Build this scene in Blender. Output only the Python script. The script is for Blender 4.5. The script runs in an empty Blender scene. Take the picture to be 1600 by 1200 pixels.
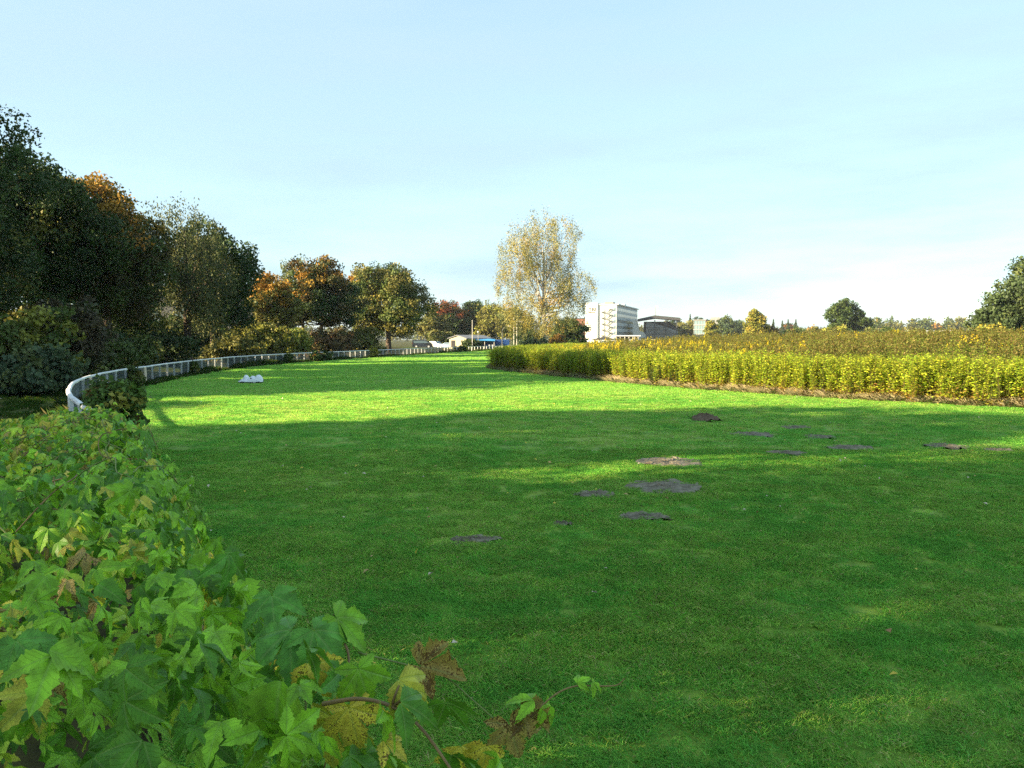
import bpy, math, random
import numpy as np
from mathutils import Vector, Matrix, Euler

SC = bpy.context.scene
COL = SC.collection
RNG = np.random.default_rng(7)
R = math.radians

# ------------------------------------------------------------------ camera
FPX, CXP, CYP, HOR = 1300.0, 800.0, 600.0, 530.0
CAMZ = 2.0
PITCH = math.atan((CYP - HOR) / FPX)
cam_d = bpy.data.cameras.new('camera')
cam = bpy.data.objects.new('camera', cam_d)
COL.objects.link(cam)
cam.location = (0, 0, CAMZ)
cam.rotation_euler = (R(90) - PITCH, 0, 0)
cam_d.sensor_width = 36
cam_d.lens = 36 * FPX / 1600
cam_d.clip_end = 20000
cam_d.clip_start = 0.05
SC.camera = cam

# ------------------------------------------------------------------ sky, sun, exposure
SUN_ELEV, SUN_BEHIND = 20.0, 20.0      # sun stands to the left, a little behind the camera
w = bpy.data.worlds.new('World')
SC.world = w
w.use_nodes = True
nt = w.node_tree
nt.nodes.clear()
wo = nt.nodes.new('ShaderNodeOutputWorld')
bg = nt.nodes.new('ShaderNodeBackground')
sky = nt.nodes.new('ShaderNodeTexSky')
sky.sky_type = 'NISHITA'
sky.sun_disc = False
sky.sun_elevation = R(SUN_ELEV)
to_sun = Vector((-math.cos(R(SUN_BEHIND)) * math.cos(R(SUN_ELEV)), -math.sin(R(SUN_BEHIND)) * math.cos(R(SUN_ELEV)), math.sin(R(SUN_ELEV))))
sky.sun_rotation = math.atan2(to_sun.x, to_sun.y)
sky.air_density = 1.0
sky.dust_density = 0.5
sky.ozone_density = 2.0
# thin high cirrus veil, drawn by direction
tc = nt.nodes.new('ShaderNodeTexCoord')
mp = nt.nodes.new('ShaderNodeMapping'); mp.inputs['Scale'].default_value = (1.5, 1.2, 9.0); mp.inputs['Rotation'].default_value = (0, R(14), R(25))
cn = nt.nodes.new('ShaderNodeTexNoise'); cn.inputs['Scale'].default_value = 1.5; cn.inputs['Detail'].default_value = 7; cn.inputs['Roughness'].default_value = 0.58
cr = nt.nodes.new('ShaderNodeMapRange'); cr.inputs[1].default_value = 0.36; cr.inputs[2].default_value = 0.68; cr.inputs[3].default_value = 0.56; cr.inputs[4].default_value = 0.95
mx = nt.nodes.new('ShaderNodeMix'); mx.data_type = 'RGBA'
veil = nt.nodes.new('ShaderNodeRGB'); veil.outputs[0].default_value = (1.62, 2.25, 2.55, 1)
nt.links.new(tc.outputs['Generated'], mp.inputs[0]); nt.links.new(mp.outputs[0], cn.inputs['Vector'])
nt.links.new(cn.outputs['Fac'], cr.inputs[0]); nt.links.new(cr.outputs[0], mx.inputs['Factor'])
nt.links.new(sky.outputs[0], mx.inputs['A']); nt.links.new(veil.outputs[0], mx.inputs['B'])
nt.links.new(mx.outputs['Result'], bg.inputs[0])
bg.inputs[1].default_value = 0.088
nt.links.new(bg.outputs[0], wo.inputs[0])

sun_d = bpy.data.lights.new('sun', 'SUN')
sun = bpy.data.objects.new('sun', sun_d)
COL.objects.link(sun)
sun_d.energy = 5.0
sun_d.angle = R(0.6)
sun_d.color = (1.0, 0.79, 0.49)
sun.rotation_euler = to_sun.to_track_quat('Z', 'Y').to_euler()
sun.location = (-40, -20, 60)

SC.view_settings.view_transform = 'Standard'
SC.view_settings.look = 'None'
SC.view_settings.gamma = 1.0
SC.view_settings.use_curve_mapping = False
SC.view_settings.exposure = 2.12
SC.render.engine = 'CYCLES'
cy = SC.cycles
cy.use_denoising = False
cy.max_bounces = 8
cy.diffuse_bounces = 5
cy.glossy_bounces = 2
cy.transmission_bounces = 4
cy.transparent_max_bounces = 6
cy.volume_bounces = 0
cy.use_adaptive_sampling = True
cy.adaptive_threshold = 0.006

# ------------------------------------------------------------------ helpers
CAMR = np.array(cam.rotation_euler.to_matrix())
def at(x, y, depth):
    """world point on the ray through photo pixel (x, y) at world depth Y"""
    d = CAMR @ np.array([(x - CXP) / FPX, (CYP - y) / FPX, -1.0])
    k = depth / d[1]
    return np.array([d[0] * k, depth, CAMZ + d[2] * k])
def gnd(x, y, z=0.0):
    d = CAMR @ np.array([(x - CXP) / FPX, (CYP - y) / FPX, -1.0])
    k = (z - CAMZ) / d[2]
    return np.array([d[0] * k, d[1] * k, z])

def tag(o, label=None, cat=None, group=None, kind=None):
    if label: o['label'] = label
    if cat: o['category'] = cat
    if group: o['group'] = group
    if kind: o['kind'] = kind
    return o
def empty(name, loc=(0, 0, 0), rz=0.0):
    o = bpy.data.objects.new(name, None)
    o.empty_display_size = 0.2
    COL.objects.link(o)
    o.location = loc; o.rotation_euler = (0, 0, rz)
    return o
def np_mesh(name, V, F, mat=None, col=None, uv=None, smooth=False):
    V = np.asarray(V, dtype=np.float32).reshape(-1, 3)
    F = np.asarray(F, dtype=np.int32)
    me = bpy.data.meshes.new(name)
    n, k = F.shape
    me.vertices.add(len(V)); me.vertices.foreach_set('co', V.ravel())
    me.loops.add(n * k); me.loops.foreach_set('vertex_index', F.ravel())
    me.polygons.add(n); me.polygons.foreach_set('loop_start', np.arange(0, n * k, k, dtype=np.int32))
    if smooth: me.polygons.foreach_set('use_smooth', np.ones(n, dtype=bool))
    if col is not None:
        a = me.color_attributes.new('Col', 'FLOAT_COLOR', 'POINT')
        c = np.ones((len(V), 4), dtype=np.float32); c[:, :3] = col
        a.data.foreach_set('color', c.ravel())
    if uv is not None:
        l = me.uv_layers.new(name='UVMap')
        l.data.foreach_set('uv', np.asarray(uv, dtype=np.float32)[F.ravel()].ravel())
    if mat: me.materials.append(mat)
    me.update(calc_edges=True)
    return me
def add(name, me, parent=None, loc=None, rot=None, scl=None):
    o = bpy.data.objects.new(name, me)
    COL.objects.link(o)
    if parent: o.parent = parent
    if loc is not None: o.location = loc
    if rot is not None: o.rotation_euler = rot
    if scl is not None: o.scale = scl if hasattr(scl, '__len__') else (scl,) * 3
    return o
class MB:
    """collects boxes, prisms and tubes into ONE mesh"""
    def __init__(s): s.v = []; s.f = []
    def box(s, x0, x1, y0, y1, z0, z1):
        b = len(s.v)
        s.v += [(x0, y0, z0), (x1, y0, z0), (x1, y1, z0), (x0, y1, z0), (x0, y0, z1), (x1, y0, z1), (x1, y1, z1), (x0, y1, z1)]
        s.f += [tuple(b + i for i in q) for q in ((3, 2, 1, 0), (4, 5, 6, 7), (0, 1, 5, 4), (1, 2, 6, 5), (2, 3, 7, 6), (3, 0, 4, 7))]
        return s
    def prism(s, pts, y0, y1):
        """outline pts (x, z) extruded along y"""
        b = len(s.v); n = len(pts)
        s.v += [(p[0], y0, p[1]) for p in pts] + [(p[0], y1, p[1]) for p in pts]
        s.f += [tuple(b + i for i in range(n)), tuple(b + n + i for i in reversed(range(n)))]
        s.f += [(b + i, b + n + i, b + n + (i + 1) % n, b + (i + 1) % n) for i in range(n)]
        return s
    def hexa(s, p):
        b = len(s.v); s.v += [tuple(q) for q in p]
        s.f += [tuple(b + i for i in q) for q in ((3, 2, 1, 0), (4, 5, 6, 7), (0, 1, 5, 4), (1, 2, 6, 5), (2, 3, 7, 6), (3, 0, 4, 7))]
        return s
    def tube(s, pts, rad, n=8, cap=True):
        V, F = tube(pts, rad, n)
        b = len(s.v); s.v += [tuple(q) for q in V]; s.f += [tuple(int(i) + b for i in q) for q in F]
        if cap:
            m = len(pts)
            s.f += [tuple(b + i for i in reversed(range(n))), tuple(b + (m - 1) * n + i for i in range(n))]
        return s
    def mesh(s, name, mat, smooth=False):
        me = bpy.data.meshes.new(name)
        me.from_pydata(s.v, [], s.f); me.materials.append(mat)
        if smooth:
            for p in me.polygons: p.use_smooth = True
        me.update(); return me
    def build(s, name, mat, parent=None, smooth=False, **k):
        return add(name, s.mesh(name, mat, smooth), parent, **k)
def tube(pts, rad, n=8):
    P = np.asarray(pts, float); m = len(P)
    rad = np.broadcast_to(np.asarray(rad, float), (m,))
    T = np.gradient(P, axis=0); T /= np.linalg.norm(T, axis=1)[:, None] + 1e-9
    up = np.array([0.31, 0.17, 0.94]) if abs(T[0, 2]) < 0.8 else np.array([0.9, 0.3, 0.1])
    A = np.cross(T, up); A /= np.linalg.norm(A, axis=1)[:, None] + 1e-9
    B = np.cross(T, A)
    th = np.linspace(0, 2 * math.pi, n, endpoint=False)
    V = P[:, None, :] + rad[:, None, None] * (np.cos(th)[None, :, None] * A[:, None, :] + np.sin(th)[None, :, None] * B[:, None, :])
    i = np.arange(m - 1)[:, None] * n; j = np.arange(n)[None, :]
    F = np.stack([i + j, i + (j + 1) % n, i + n + (j + 1) % n, i + n + j], -1).reshape(-1, 4)
    return V.reshape(-1, 3), F
def catmull(pts, per=10):
    P = np.asarray(pts, float)
    P = np.vstack([2 * P[0] - P[1], P, 2 * P[-1] - P[-2]])
    out = []
    for i in range(1, len(P) - 2):
        for t in np.linspace(0, 1, per, endpoint=False):
            a, b, c, d = P[i - 1:i + 3]
            out.append(0.5 * ((2 * b) + (c - a) * t + (2 * a - 5 * b + 4 * c - d) * t * t + (3 * b - a - 3 * c + d) * t ** 3))
    out.append(P[-2])
    return np.array(out)
def resample(P, step):
    d = np.r_[0, np.cumsum(np.linalg.norm(np.diff(P, axis=0), axis=1))]
    n = max(2, int(d[-1] / step) + 1)
    s = np.arange(n) * step
    return np.stack([np.interp(s, d, P[:, k]) for k in range(P.shape[1])], 1)
def seg_dist(X, Y, P):
    """distance and signed side (left of travel > 0) to polyline P for arrays X, Y"""
    best = np.full(X.shape, 1e9); side = np.zeros(X.shape)
    for a, b in zip(P[:-1], P[1:]):
        d = b - a; L = d @ d + 1e-12
        t = np.clip(((X - a[0]) * d[0] + (Y - a[1]) * d[1]) / L, 0, 1)
        qx, qy = X - a[0] - t * d[0], Y - a[1] - t * d[1]
        r = np.hypot(qx, qy); s = d[0] * qy - d[1] * qx
        m = r < best
        best = np.where(m, r, best); side = np.where(m, np.sign(s), side)
    return best, side
def inside(X, Y, poly):
    r = np.zeros(X.shape, bool); j = len(poly) - 1
    for i in range(len(poly)):
        xi, yi = poly[i]; xj, yj = poly[j]
        c = ((yi > Y) != (yj > Y)) & (X < (xj - xi) * (Y - yi) / (yj - yi + 1e-12) + xi)
        r ^= c; j = i
    return r
def sstep(a, b, x):
    t = np.clip((x - a) / (b - a), 0, 1); return t * t * (3 - 2 * t)
def vnoise(X, Y, s, seed=0):
    """smooth value noise in [-1, 1]"""
    x = X / s + 1000 + seed * 17.3; y = Y / s + 1000 + seed * 5.1
    xi = np.floor(x).astype(np.int64); yi = np.floor(y).astype(np.int64); fx = x - xi; fy = y - yi
    fx = fx * fx * (3 - 2 * fx); fy = fy * fy * (3 - 2 * fy)
    def h(a, b):
        n = (a * 374761393 + b * 668265263 + seed * 1274126177) & 0xffffffff
        n = ((n ^ (n >> 13)) * 1274126177) & 0xffffffff
        return ((n ^ (n >> 16)) & 0xffff) / 32767.5 - 1
    return (h(xi, yi) * (1 - fx) + h(xi + 1, yi) * fx) * (1 - fy) + (h(xi, yi + 1) * (1 - fx) + h(xi + 1, yi + 1) * fx) * fy

# ------------------------------------------------------------------ materials
MAT = {}
def mat(name, color=(0.5, 0.5, 0.5), rough=0.7, noise=0.0, nscale=5.0, bump=0.0, bscale=20.0, metal=0.0, spec=0.3, color2=None, transl=0.0, attr=False, inst=0.0, coat=0.0, emis=None, coord='Object'):
    m = bpy.data.materials.new(name); MAT[name] = m
    m.use_nodes = True
    t = m.node_tree; N = t.nodes; L = t.links
    b = N['Principled BSDF']; out = N['Material Output']
    b.inputs['Roughness'].default_value = rough; b.inputs['Metallic'].default_value = metal
    b.inputs['Specular IOR Level'].default_value = spec
    if coat: b.inputs['Coat Weight'].default_value = coat; b.inputs['Coat Roughness'].default_value = 0.08
    tcn = N.new('ShaderNodeTexCoord')
    if attr:
        a = N.new('ShaderNodeVertexColor'); a.layer_name = 'Col'; src = a.outputs['Color']
    else:
        rgb = N.new('ShaderNodeRGB'); rgb.outputs[0].default_value = (*color, 1); src = rgb.outputs[0]
    if noise or color2:
        nz = N.new('ShaderNodeTexNoise'); nz.inputs['Scale'].default_value = nscale; nz.inputs['Detail'].default_value = 5
        L.new(tcn.outputs[coord], nz.inputs['Vector'])
        mixn = N.new('ShaderNodeMix'); mixn.data_type = 'RGBA'
        mr = N.new('ShaderNodeMapRange'); mr.inputs[1].default_value = 0.35; mr.inputs[2].default_value = 0.65
        L.new(nz.outputs['Fac'], mr.inputs[0])
        if color2:
            L.new(mr.outputs[0], mixn.inputs['Factor']); mixn.inputs['B'].default_value = (*color2, 1); L.new(src, mixn.inputs['A'])
        else:
            mixn.blend_type = 'MULTIPLY'; mixn.inputs['Factor'].default_value = 1
            mr.inputs[3].default_value = 1 - noise; mr.inputs[4].default_value = 1 + noise
            cmb = N.new('ShaderNodeCombineColor')
            for i in range(3): L.new(mr.outputs[0], cmb.inputs[i])
            L.new(src, mixn.inputs['A']); L.new(cmb.outputs[0], mixn.inputs['B'])
        src = mixn.outputs['Result']
    if inst:
        oi = N.new('ShaderNodeObjectInfo'); hs = N.new('ShaderNodeHueSaturation')
        m1 = N.new('ShaderNodeMapRange'); m1.inputs[3].default_value = 1 - inst; m1.inputs[4].default_value = 1 + inst
        m2 = N.new('ShaderNodeMapRange'); m2.inputs[3].default_value = 0.5 - inst * 0.07; m2.inputs[4].default_value = 0.5 + inst * 0.05
        ml = N.new('ShaderNodeMath'); ml.operation = 'MULTIPLY'; ml.inputs[1].default_value = 7.31
        fr = N.new('ShaderNodeMath'); fr.operation = 'FRACT'
        L.new(oi.outputs['Random'], m1.inputs[0]); L.new(oi.outputs['Random'], ml.inputs[0]); L.new(ml.outputs[0], fr.inputs[0]); L.new(fr.outputs[0], m2.inputs[0])
        L.new(m1.outputs[0], hs.inputs['Value']); L.new(m2.outputs[0], hs.inputs['Hue']); L.new(src, hs.inputs['Color']); src = hs.outputs[0]
    L.new(src, b.inputs['Base Color'])
    if emis: b.inputs['Emission Color'].default_value = (*emis[:3], 1); b.inputs['Emission Strength'].default_value = emis[3]
    if bump:
        bn = N.new('ShaderNodeTexNoise'); bn.inputs['Scale'].default_value = bscale; bn.inputs['Detail'].default_value = 6
        L.new(tcn.outputs[coord], bn.inputs['Vector'])
        bp = N.new('ShaderNodeBump'); bp.inputs['Strength'].default_value = 1.0; bp.inputs['Distance'].default_value = bump
        L.new(bn.outputs['Fac'], bp.inputs['Height']); L.new(bp.outputs[0], b.inputs['Normal'])
    if transl:
        tr = N.new('ShaderNodeBsdfTranslucent'); L.new(src, tr.inputs['Color'])
        ms = N.new('ShaderNodeMixShader'); ms.inputs[0].default_value = transl
        L.new(b.outputs[0], ms.inputs[1]); L.new(tr.outputs[0], ms.inputs[2]); L.new(ms.outputs[0], out.inputs[0])
    return m

mat('tree_leaves', attr=True, rough=0.6, transl=0.22, spec=0.25)
mat('grass_blades', attr=True, rough=0.55, transl=0.45, spec=0.25, inst=0.16)
mat('weed_leaves', attr=True, rough=0.6, transl=0.42, spec=0.2, inst=0.22)
mat('bark', (0.075, 0.055, 0.04), 0.9, noise=0.5, nscale=6, bump=0.04, bscale=9)
mat('birch_bark', (0.62, 0.6, 0.55), 0.8, color2=(0.12, 0.1, 0.09), nscale=2.2, bump=0.01, bscale=10)
mat('white_paint', (0.74, 0.75, 0.75), 0.55, noise=0.16, nscale=3.0, bump=0.002, bscale=30)
mat('cream_paint', (0.6, 0.5, 0.36), 0.7, noise=0.25, nscale=5)
mat('wire', (0.12, 0.15, 0.16), 0.55, noise=0.15, nscale=2)
mat('soil', (0.12, 0.1, 0.07), 0.95, color2=(0.24, 0.21, 0.15), nscale=7, bump=0.02, bscale=30)
mat('mole_soil', (0.1, 0.065, 0.038), 0.95, color2=(0.16, 0.11, 0.07), nscale=16, bump=0.02, bscale=30)
mat('vine_stem', (0.2, 0.13, 0.05), 0.6, noise=0.3, nscale=20)
mat('vine_shoot', (0.16, 0.2, 0.05), 0.55, noise=0.2, nscale=20)
mat('render_white', (0.78, 0.76, 0.68), 0.85, noise=0.05, nscale=0.4)
mat('facade_grey', (0.42, 0.46, 0.45), 0.8, noise=0.06, nscale=0.5)
mat('facade_trim', (0.5, 0.52, 0.5), 0.8)
mat('glass_dark', (0.06, 0.09, 0.1), 0.12, spec=0.7)
mat('glass_blue', (0.16, 0.25, 0.28), 0.15, spec=0.7)
mat('steel_grey', (0.2, 0.21, 0.2), 0.6, noise=0.1)
mat('roof_dark', (0.05, 0.055, 0.06), 0.8, noise=0.2)
mat('concrete', (0.3, 0.31, 0.3), 0.9, noise=0.12, nscale=0.6)
mat('brick_red', (0.22, 0.1, 0.07), 0.9, noise=0.2, nscale=2)
mat('shed_wall', (0.36, 0.33, 0.24), 0.85, noise=0.08)
mat('shed_roof', (0.16, 0.17, 0.19), 0.75, noise=0.15)
mat('blue_paint', (0.02, 0.075, 0.25), 0.5, noise=0.1)
mat('blue_light', (0.05, 0.3, 0.62), 0.5, noise=0.1)
mat('pole_pale', (0.6, 0.58, 0.52), 0.6)
mat('car_black', (0.008, 0.009, 0.012), 0.3, spec=0.5, coat=0.6)
mat('car_white', (0.6, 0.62, 0.62), 0.35, coat=0.5)
mat('car_silver', (0.38, 0.42, 0.46), 0.35, metal=0.3, coat=0.5)
mat('car_blue', (0.32, 0.45, 0.6), 0.35, coat=0.5)
mat('rubber', (0.02, 0.02, 0.02), 0.8)
mat('hubcap', (0.6, 0.6, 0.6), 0.4, metal=0.4)
mat('lamp_lens', (0.75, 0.75, 0.7), 0.2)
mat('tail_lens', (0.4, 0.02, 0.02), 0.2)
mat('sign_black', (0.03, 0.03, 0.03), 0.7)
mat('white_plastic', (0.74, 0.77, 0.8), 0.4, noise=0.06, nscale=9)
mat('underside', (0.02, 0.02, 0.022), 0.8)
mat('dead_leaf', attr=True, rough=0.7, transl=0.15, spec=0.2)

def lawn_material():
    m = bpy.data.materials.new('lawn'); MAT['lawn'] = m; m.use_nodes = True
    t = m.node_tree; N = t.nodes; L = t.links; b = N['Principled BSDF']
    b.inputs['Roughness'].default_value = 0.75; b.inputs['Specular IOR Level'].default_value = 0.15
    g = N.new('ShaderNodeNewGeometry')
    def noise(scale, det, stretch=(1, 1, 1)):
        mp = N.new('ShaderNodeMapping'); mp.inputs['Scale'].default_value = stretch
        n = N.new('ShaderNodeTexNoise'); n.inputs['Scale'].default_value = scale; n.inputs['Detail'].default_value = det
        L.new(g.outputs['Position'], mp.inputs[0]); L.new(mp.outputs[0], n.inputs['Vector']); return n.outputs['Fac']
    def ramp(f, cols):
        r = N.new('ShaderNodeValToRGB'); L.new(f, r.inputs[0])
        e = r.color_ramp.elements
        e[0].position, e[0].color = cols[0][0], (*cols[0][1], 1); e[1].position, e[1].color = cols[-1][0], (*cols[-1][1], 1)
        for p, c in cols[1:-1]:
            x = e.new(p); x.color = (*c, 1)
        return r.outputs[0]
    big = ramp(noise(0.35, 4), [(0.3, (0.12, 0.25, 0.03)), (0.5, (0.17, 0.29, 0.035)), (0.7, (0.23, 0.32, 0.042))])
    fine = ramp(noise(9, 6), [(0.3, (0.55, 0.6, 0.5)), (0.5, (1, 1, 1)), (0.72, (1.35, 1.25, 1.2))])
    mm = N.new('ShaderNodeMix'); mm.data_type = 'RGBA'; mm.blend_type = 'MULTIPLY'; mm.inputs['Factor'].default_value = 1
    L.new(big, mm.inputs['A']); L.new(fine, mm.inputs['B'])
    L.new(mm.outputs['Result'], b.inputs['Base Color'])
    bp = N.new('ShaderNodeBump'); bp.inputs['Distance'].default_value = 0.05; L.new(noise(14, 8), bp.inputs['Height']); L.new(bp.outputs[0], b.inputs['Normal'])
lawn_material()
def ground_material():
    m = bpy.data.materials.new('ground'); MAT['ground'] = m; m.use_nodes = True
    t = m.node_tree; N = t.nodes; L = t.links; b = N['Principled BSDF']
    b.inputs['Roughness'].default_value = 0.9; b.inputs['Specular IOR Level'].default_value = 0.1
    g = N.new('ShaderNodeNewGeometry')
    n1 = N.new('ShaderNodeTexNoise'); n1.inputs['Scale'].default_value = 0.12; n1.inputs['Detail'].default_value = 6
    n2 = N.new('ShaderNodeTexNoise'); n2.inputs['Scale'].default_value = 5; n2.inputs['Detail'].default_value = 6
    L.new(g.outputs['Position'], n1.inputs['Vector']); L.new(g.outputs['Position'], n2.inputs['Vector'])
    r = N.new('ShaderNodeValToRGB'); L.new(n1.outputs['Fac'], r.inputs[0])
    e = r.color_ramp.elements
    e[0].position, e[0].color = 0.38, (0.05, 0.04, 0.025, 1); e[1].position, e[1].color = 0.6, (0.055, 0.085, 0.018, 1)
    x = e.new(0.48); x.color = (0.06, 0.06, 0.02, 1)
    r2 = N.new('ShaderNodeValToRGB'); L.new(n2.outputs['Fac'], r2.inputs[0]); e = r2.color_ramp.elements
    e[0].position, e[0].color = 0.3, (0.5, 0.5, 0.5, 1); e[1].position, e[1].color = 0.7, (1.5, 1.4, 1.2, 1)
    mm = N.new('ShaderNodeMix'); mm.data_type = 'RGBA'; mm.blend_type = 'MULTIPLY'; mm.inputs['Factor'].default_value = 1
    L.new(r.outputs[0], mm.inputs['A']); L.new(r2.outputs[0], mm.inputs['B']); L.new(mm.outputs['Result'], b.inputs['Base Color'])
    bp = N.new('ShaderNodeBump'); bp.inputs['Distance'].default_value = 0.06; L.new(n2.outputs['Fac'], bp.inputs['Height']); L.new(bp.outputs[0], b.inputs['Normal'])
ground_material()

def vine_material():
    """hop leaf: Col is the leaf's own colour, UV = (along lobe, across lobe); veins, yellowing margins and specks of decay"""
    m = bpy.data.materials.new('vine_leaf'); MAT['vine_leaf'] = m; m.use_nodes = True
    t = m.node_tree; N = t.nodes; L = t.links; b = N['Principled BSDF']; out = N['Material Output']
    b.inputs['Roughness'].default_value = 0.45; b.inputs['Specular IOR Level'].default_value = 0.25
    col = N.new('ShaderNodeVertexColor'); col.layer_name = 'Col'
    age = N.new('ShaderNodeAttribute'); age.attribute_name = 'age'
    uv = N.new('ShaderNodeUVMap'); sep = N.new('ShaderNodeSeparateXYZ'); L.new(uv.outputs[0], sep.inputs[0])
    def math_(op, a, b_=None, c=None):
        n = N.new('ShaderNodeMath'); n.operation = op
        for i, v in enumerate((a, b_, c)):
            if v is None: continue
            if isinstance(v, (int, float)): n.inputs[i].default_value = v
            else: L.new(v, n.inputs[i])
        return n.outputs[0]
    s, tt = sep.outputs[0], math_('ABSOLUTE', sep.outputs[1])
    main = math_('SUBTRACT', 1.0, math_('MULTIPLY', tt, 26.0)); main = math_('MAXIMUM', main, 0.0)
    ph = math_('MULTIPLY', math_('SUBTRACT', s, math_('MULTIPLY', tt, 0.9)), 9.0)
    tri = math_('ABSOLUTE', math_('SUBTRACT', math_('FRACT', ph), 0.5))            # 0.5 at the vein
    sec = math_('MAXIMUM', math_('MULTIPLY', math_('SUBTRACT', tri, 0.42), 12.0), 0.0)
    vein = math_('MINIMUM', math_('ADD', main, math_('MULTIPLY', sec, 0.4)), 1.0)
    geo = N.new('ShaderNodeNewGeometry')
    nz = N.new('ShaderNodeTexNoise'); nz.inputs['Scale'].default_value = 34; nz.inputs['Detail'].default_value = 6; L.new(geo.outputs['Position'], nz.inputs['Vector'])
    nz2 = N.new('ShaderNodeTexNoise'); nz2.inputs['Scale'].default_value = 260; nz2.inputs['Detail'].default_value = 3; L.new(geo.outputs['Position'], nz2.inputs['Vector'])
    # brightness mottling
    mr = N.new('ShaderNodeMapRange'); mr.inputs[1].default_value = 0.3; mr.inputs[2].default_value = 0.7; mr.inputs[3].default_value = 0.62; mr.inputs[4].default_value = 1.38
    L.new(nz.outputs['Fac'], mr.inputs[0])
    sc_ = N.new('ShaderNodeVectorMath'); sc_.operation = 'SCALE'; L.new(col.outputs['Color'], sc_.inputs[0]); L.new(mr.outputs[0], sc_.inputs['Scale'])
    # vein lighter
    mv = N.new('ShaderNodeMix'); mv.data_type = 'RGBA'; L.new(math_('MULTIPLY', vein, 0.33), mv.inputs['Factor']); L.new(sc_.outputs[0], mv.inputs['A']); mv.inputs['B'].default_value = (0.3, 0.42, 0.12, 1)
    # decay: brown blotches where age is high
    dec = math_('GREATER_THAN', math_('ADD', math_('MULTIPLY', math_('ADD', nz2.outputs['Fac'], nz.outputs['Fac']), 0.5), math_('MULTIPLY', age.outputs['Fac'], 0.3)), 0.785)
    md = N.new('ShaderNodeMix'); md.data_type = 'RGBA'; L.new(math_('MULTIPLY', dec, 0.85), md.inputs['Factor']); L.new(mv.outputs['Result'], md.inputs['A']); md.inputs['B'].default_value = (0.12, 0.055, 0.02, 1)
    src = md.outputs['Result']
    L.new(src, b.inputs['Base Color'])
    bp = N.new('ShaderNodeBump'); bp.inputs['Distance'].default_value = 0.0016; bp.inputs['Strength'].default_value = 0.9; bp.invert = True
    L.new(math_('ADD', vein, math_('MULTIPLY', nz.outputs['Fac'], 0.5)), bp.inputs['Height']); L.new(bp.outputs[0], b.inputs['Normal'])
    tr = N.new('ShaderNodeBsdfTranslucent'); L.new(src, tr.inputs['Color'])
    ms = N.new('ShaderNodeMixShader'); ms.inputs[0].default_value = 0.2
    L.new(b.outputs[0], ms.inputs[1]); L.new(tr.outputs[0], ms.inputs[2]); L.new(ms.outputs[0], out.inputs[0])
vine_material()

# ------------------------------------------------------------------ plan: rail (outer edge of the track) and weed bed (inner edge)
RAIL = catmull([(9, -16), (5, -8), (2.2, -2.8), (0.5, 0.2), (0.05, 1.0), (-0.45, 1.8), (-0.85, 2.4), (-1.6, 3.75), (-2.9, 6.5), (-4.7, 9.75), (-7.3, 14.3), (-9.75, 18.3),
                (-12.6, 24), (-14.7, 30), (-16.1, 36), (-17.8, 45), (-18.8, 53), (-19.2, 61), (-18.6, 71), (-16.6, 83), (-13.2, 105), (-8.6, 128), (-3.0, 148), (6, 170), (18, 190)], 10)
INNER = catmull([(60, -30), (46, -12), (34, 8), (22, 19), (15.3, 24.3), (12.5, 26.6), (10.3, 29.6), (7.9, 33.4), (5.6, 37.4), (3.5, 43), (1.0, 49.5), (-0.9, 54.5), (-1.25, 58), (-0.5, 66), (2.5, 82), (8, 105), (16, 132), (28, 158), (40, 172)], 10)
LAWN_POLY = np.vstack([RAIL, INNER[::-1]])
def lawn_z(X, Y):
    return 0.022 * vnoise(X, Y, 2.6, 1) + 0.02 * vnoise(X, Y, 7, 3)
BED_POLY = np.vstack([INNER, [(75, 205), (220, 215), (240, -30)]])
def ground_z(X, Y):
    X = np.asarray(X, float); Y = np.asarray(Y, float)
    ins = inside(X, Y, LAWN_POLY)
    dr, _ = seg_dist(X, Y, RAIL[::3])
    di, _ = seg_dist(X, Y, INNER[::3])
    bed = inside(X, Y, BED_POLY)
    z = np.full(X.shape, -0.09)
    outer = ~ins & ~bed
    z = np.where(outer & (dr > 0), 0.0 + 0.85 * sstep(1.2, 9, dr) * sstep(12, 30, Y) * (1 - sstep(130, 160, Y)) + 0.02 * vnoise(X, Y, 2, 5) - 0.03, z)
    rise = 0.85 * sstep(3.5, 16, di) * sstep(2, 26, X - 0.06 * Y) * (1 - sstep(90, 150, Y))
    z = np.where(bed, rise - 0.02, z)
    return np.where(outer & (Y > 160), 0.0, z)

# ------------------------------------------------------------------ ground and lawn
def axis(lo, a, b, hi, step):
    mid = list(np.arange(a, b + 1e-6, step))
    l, s = [], step
    x = a
    while x > lo: s *= 1.28; x -= s; l.append(x)
    h, s = [], step
    x = b
    while x < hi: s *= 1.28; x += s; h.append(x)
    return np.array(l[::-1] + mid + h)
gx = axis(-6000, -52, 80, 6000, 1.0); gy = axis(-2000, -34, 190, 9000, 1.0)
GX, GY = np.meshgrid(gx, gy)
GZ = ground_z(GX.ravel(), GY.ravel())
nx, ny = len(gx), len(gy)
ii = (np.arange(ny - 1)[:, None] * nx + np.arange(nx - 1)[None, :]).ravel()
me = np_mesh('ground', np.stack([GX.ravel(), GY.ravel(), GZ], 1), np.stack([ii, ii + 1, ii + nx + 1, ii + nx], 1), MAT['ground'], smooth=True)
tag(add('ground', me), 'brown and green bare ground outside the rail and under the weeds', kind='structure')

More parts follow.
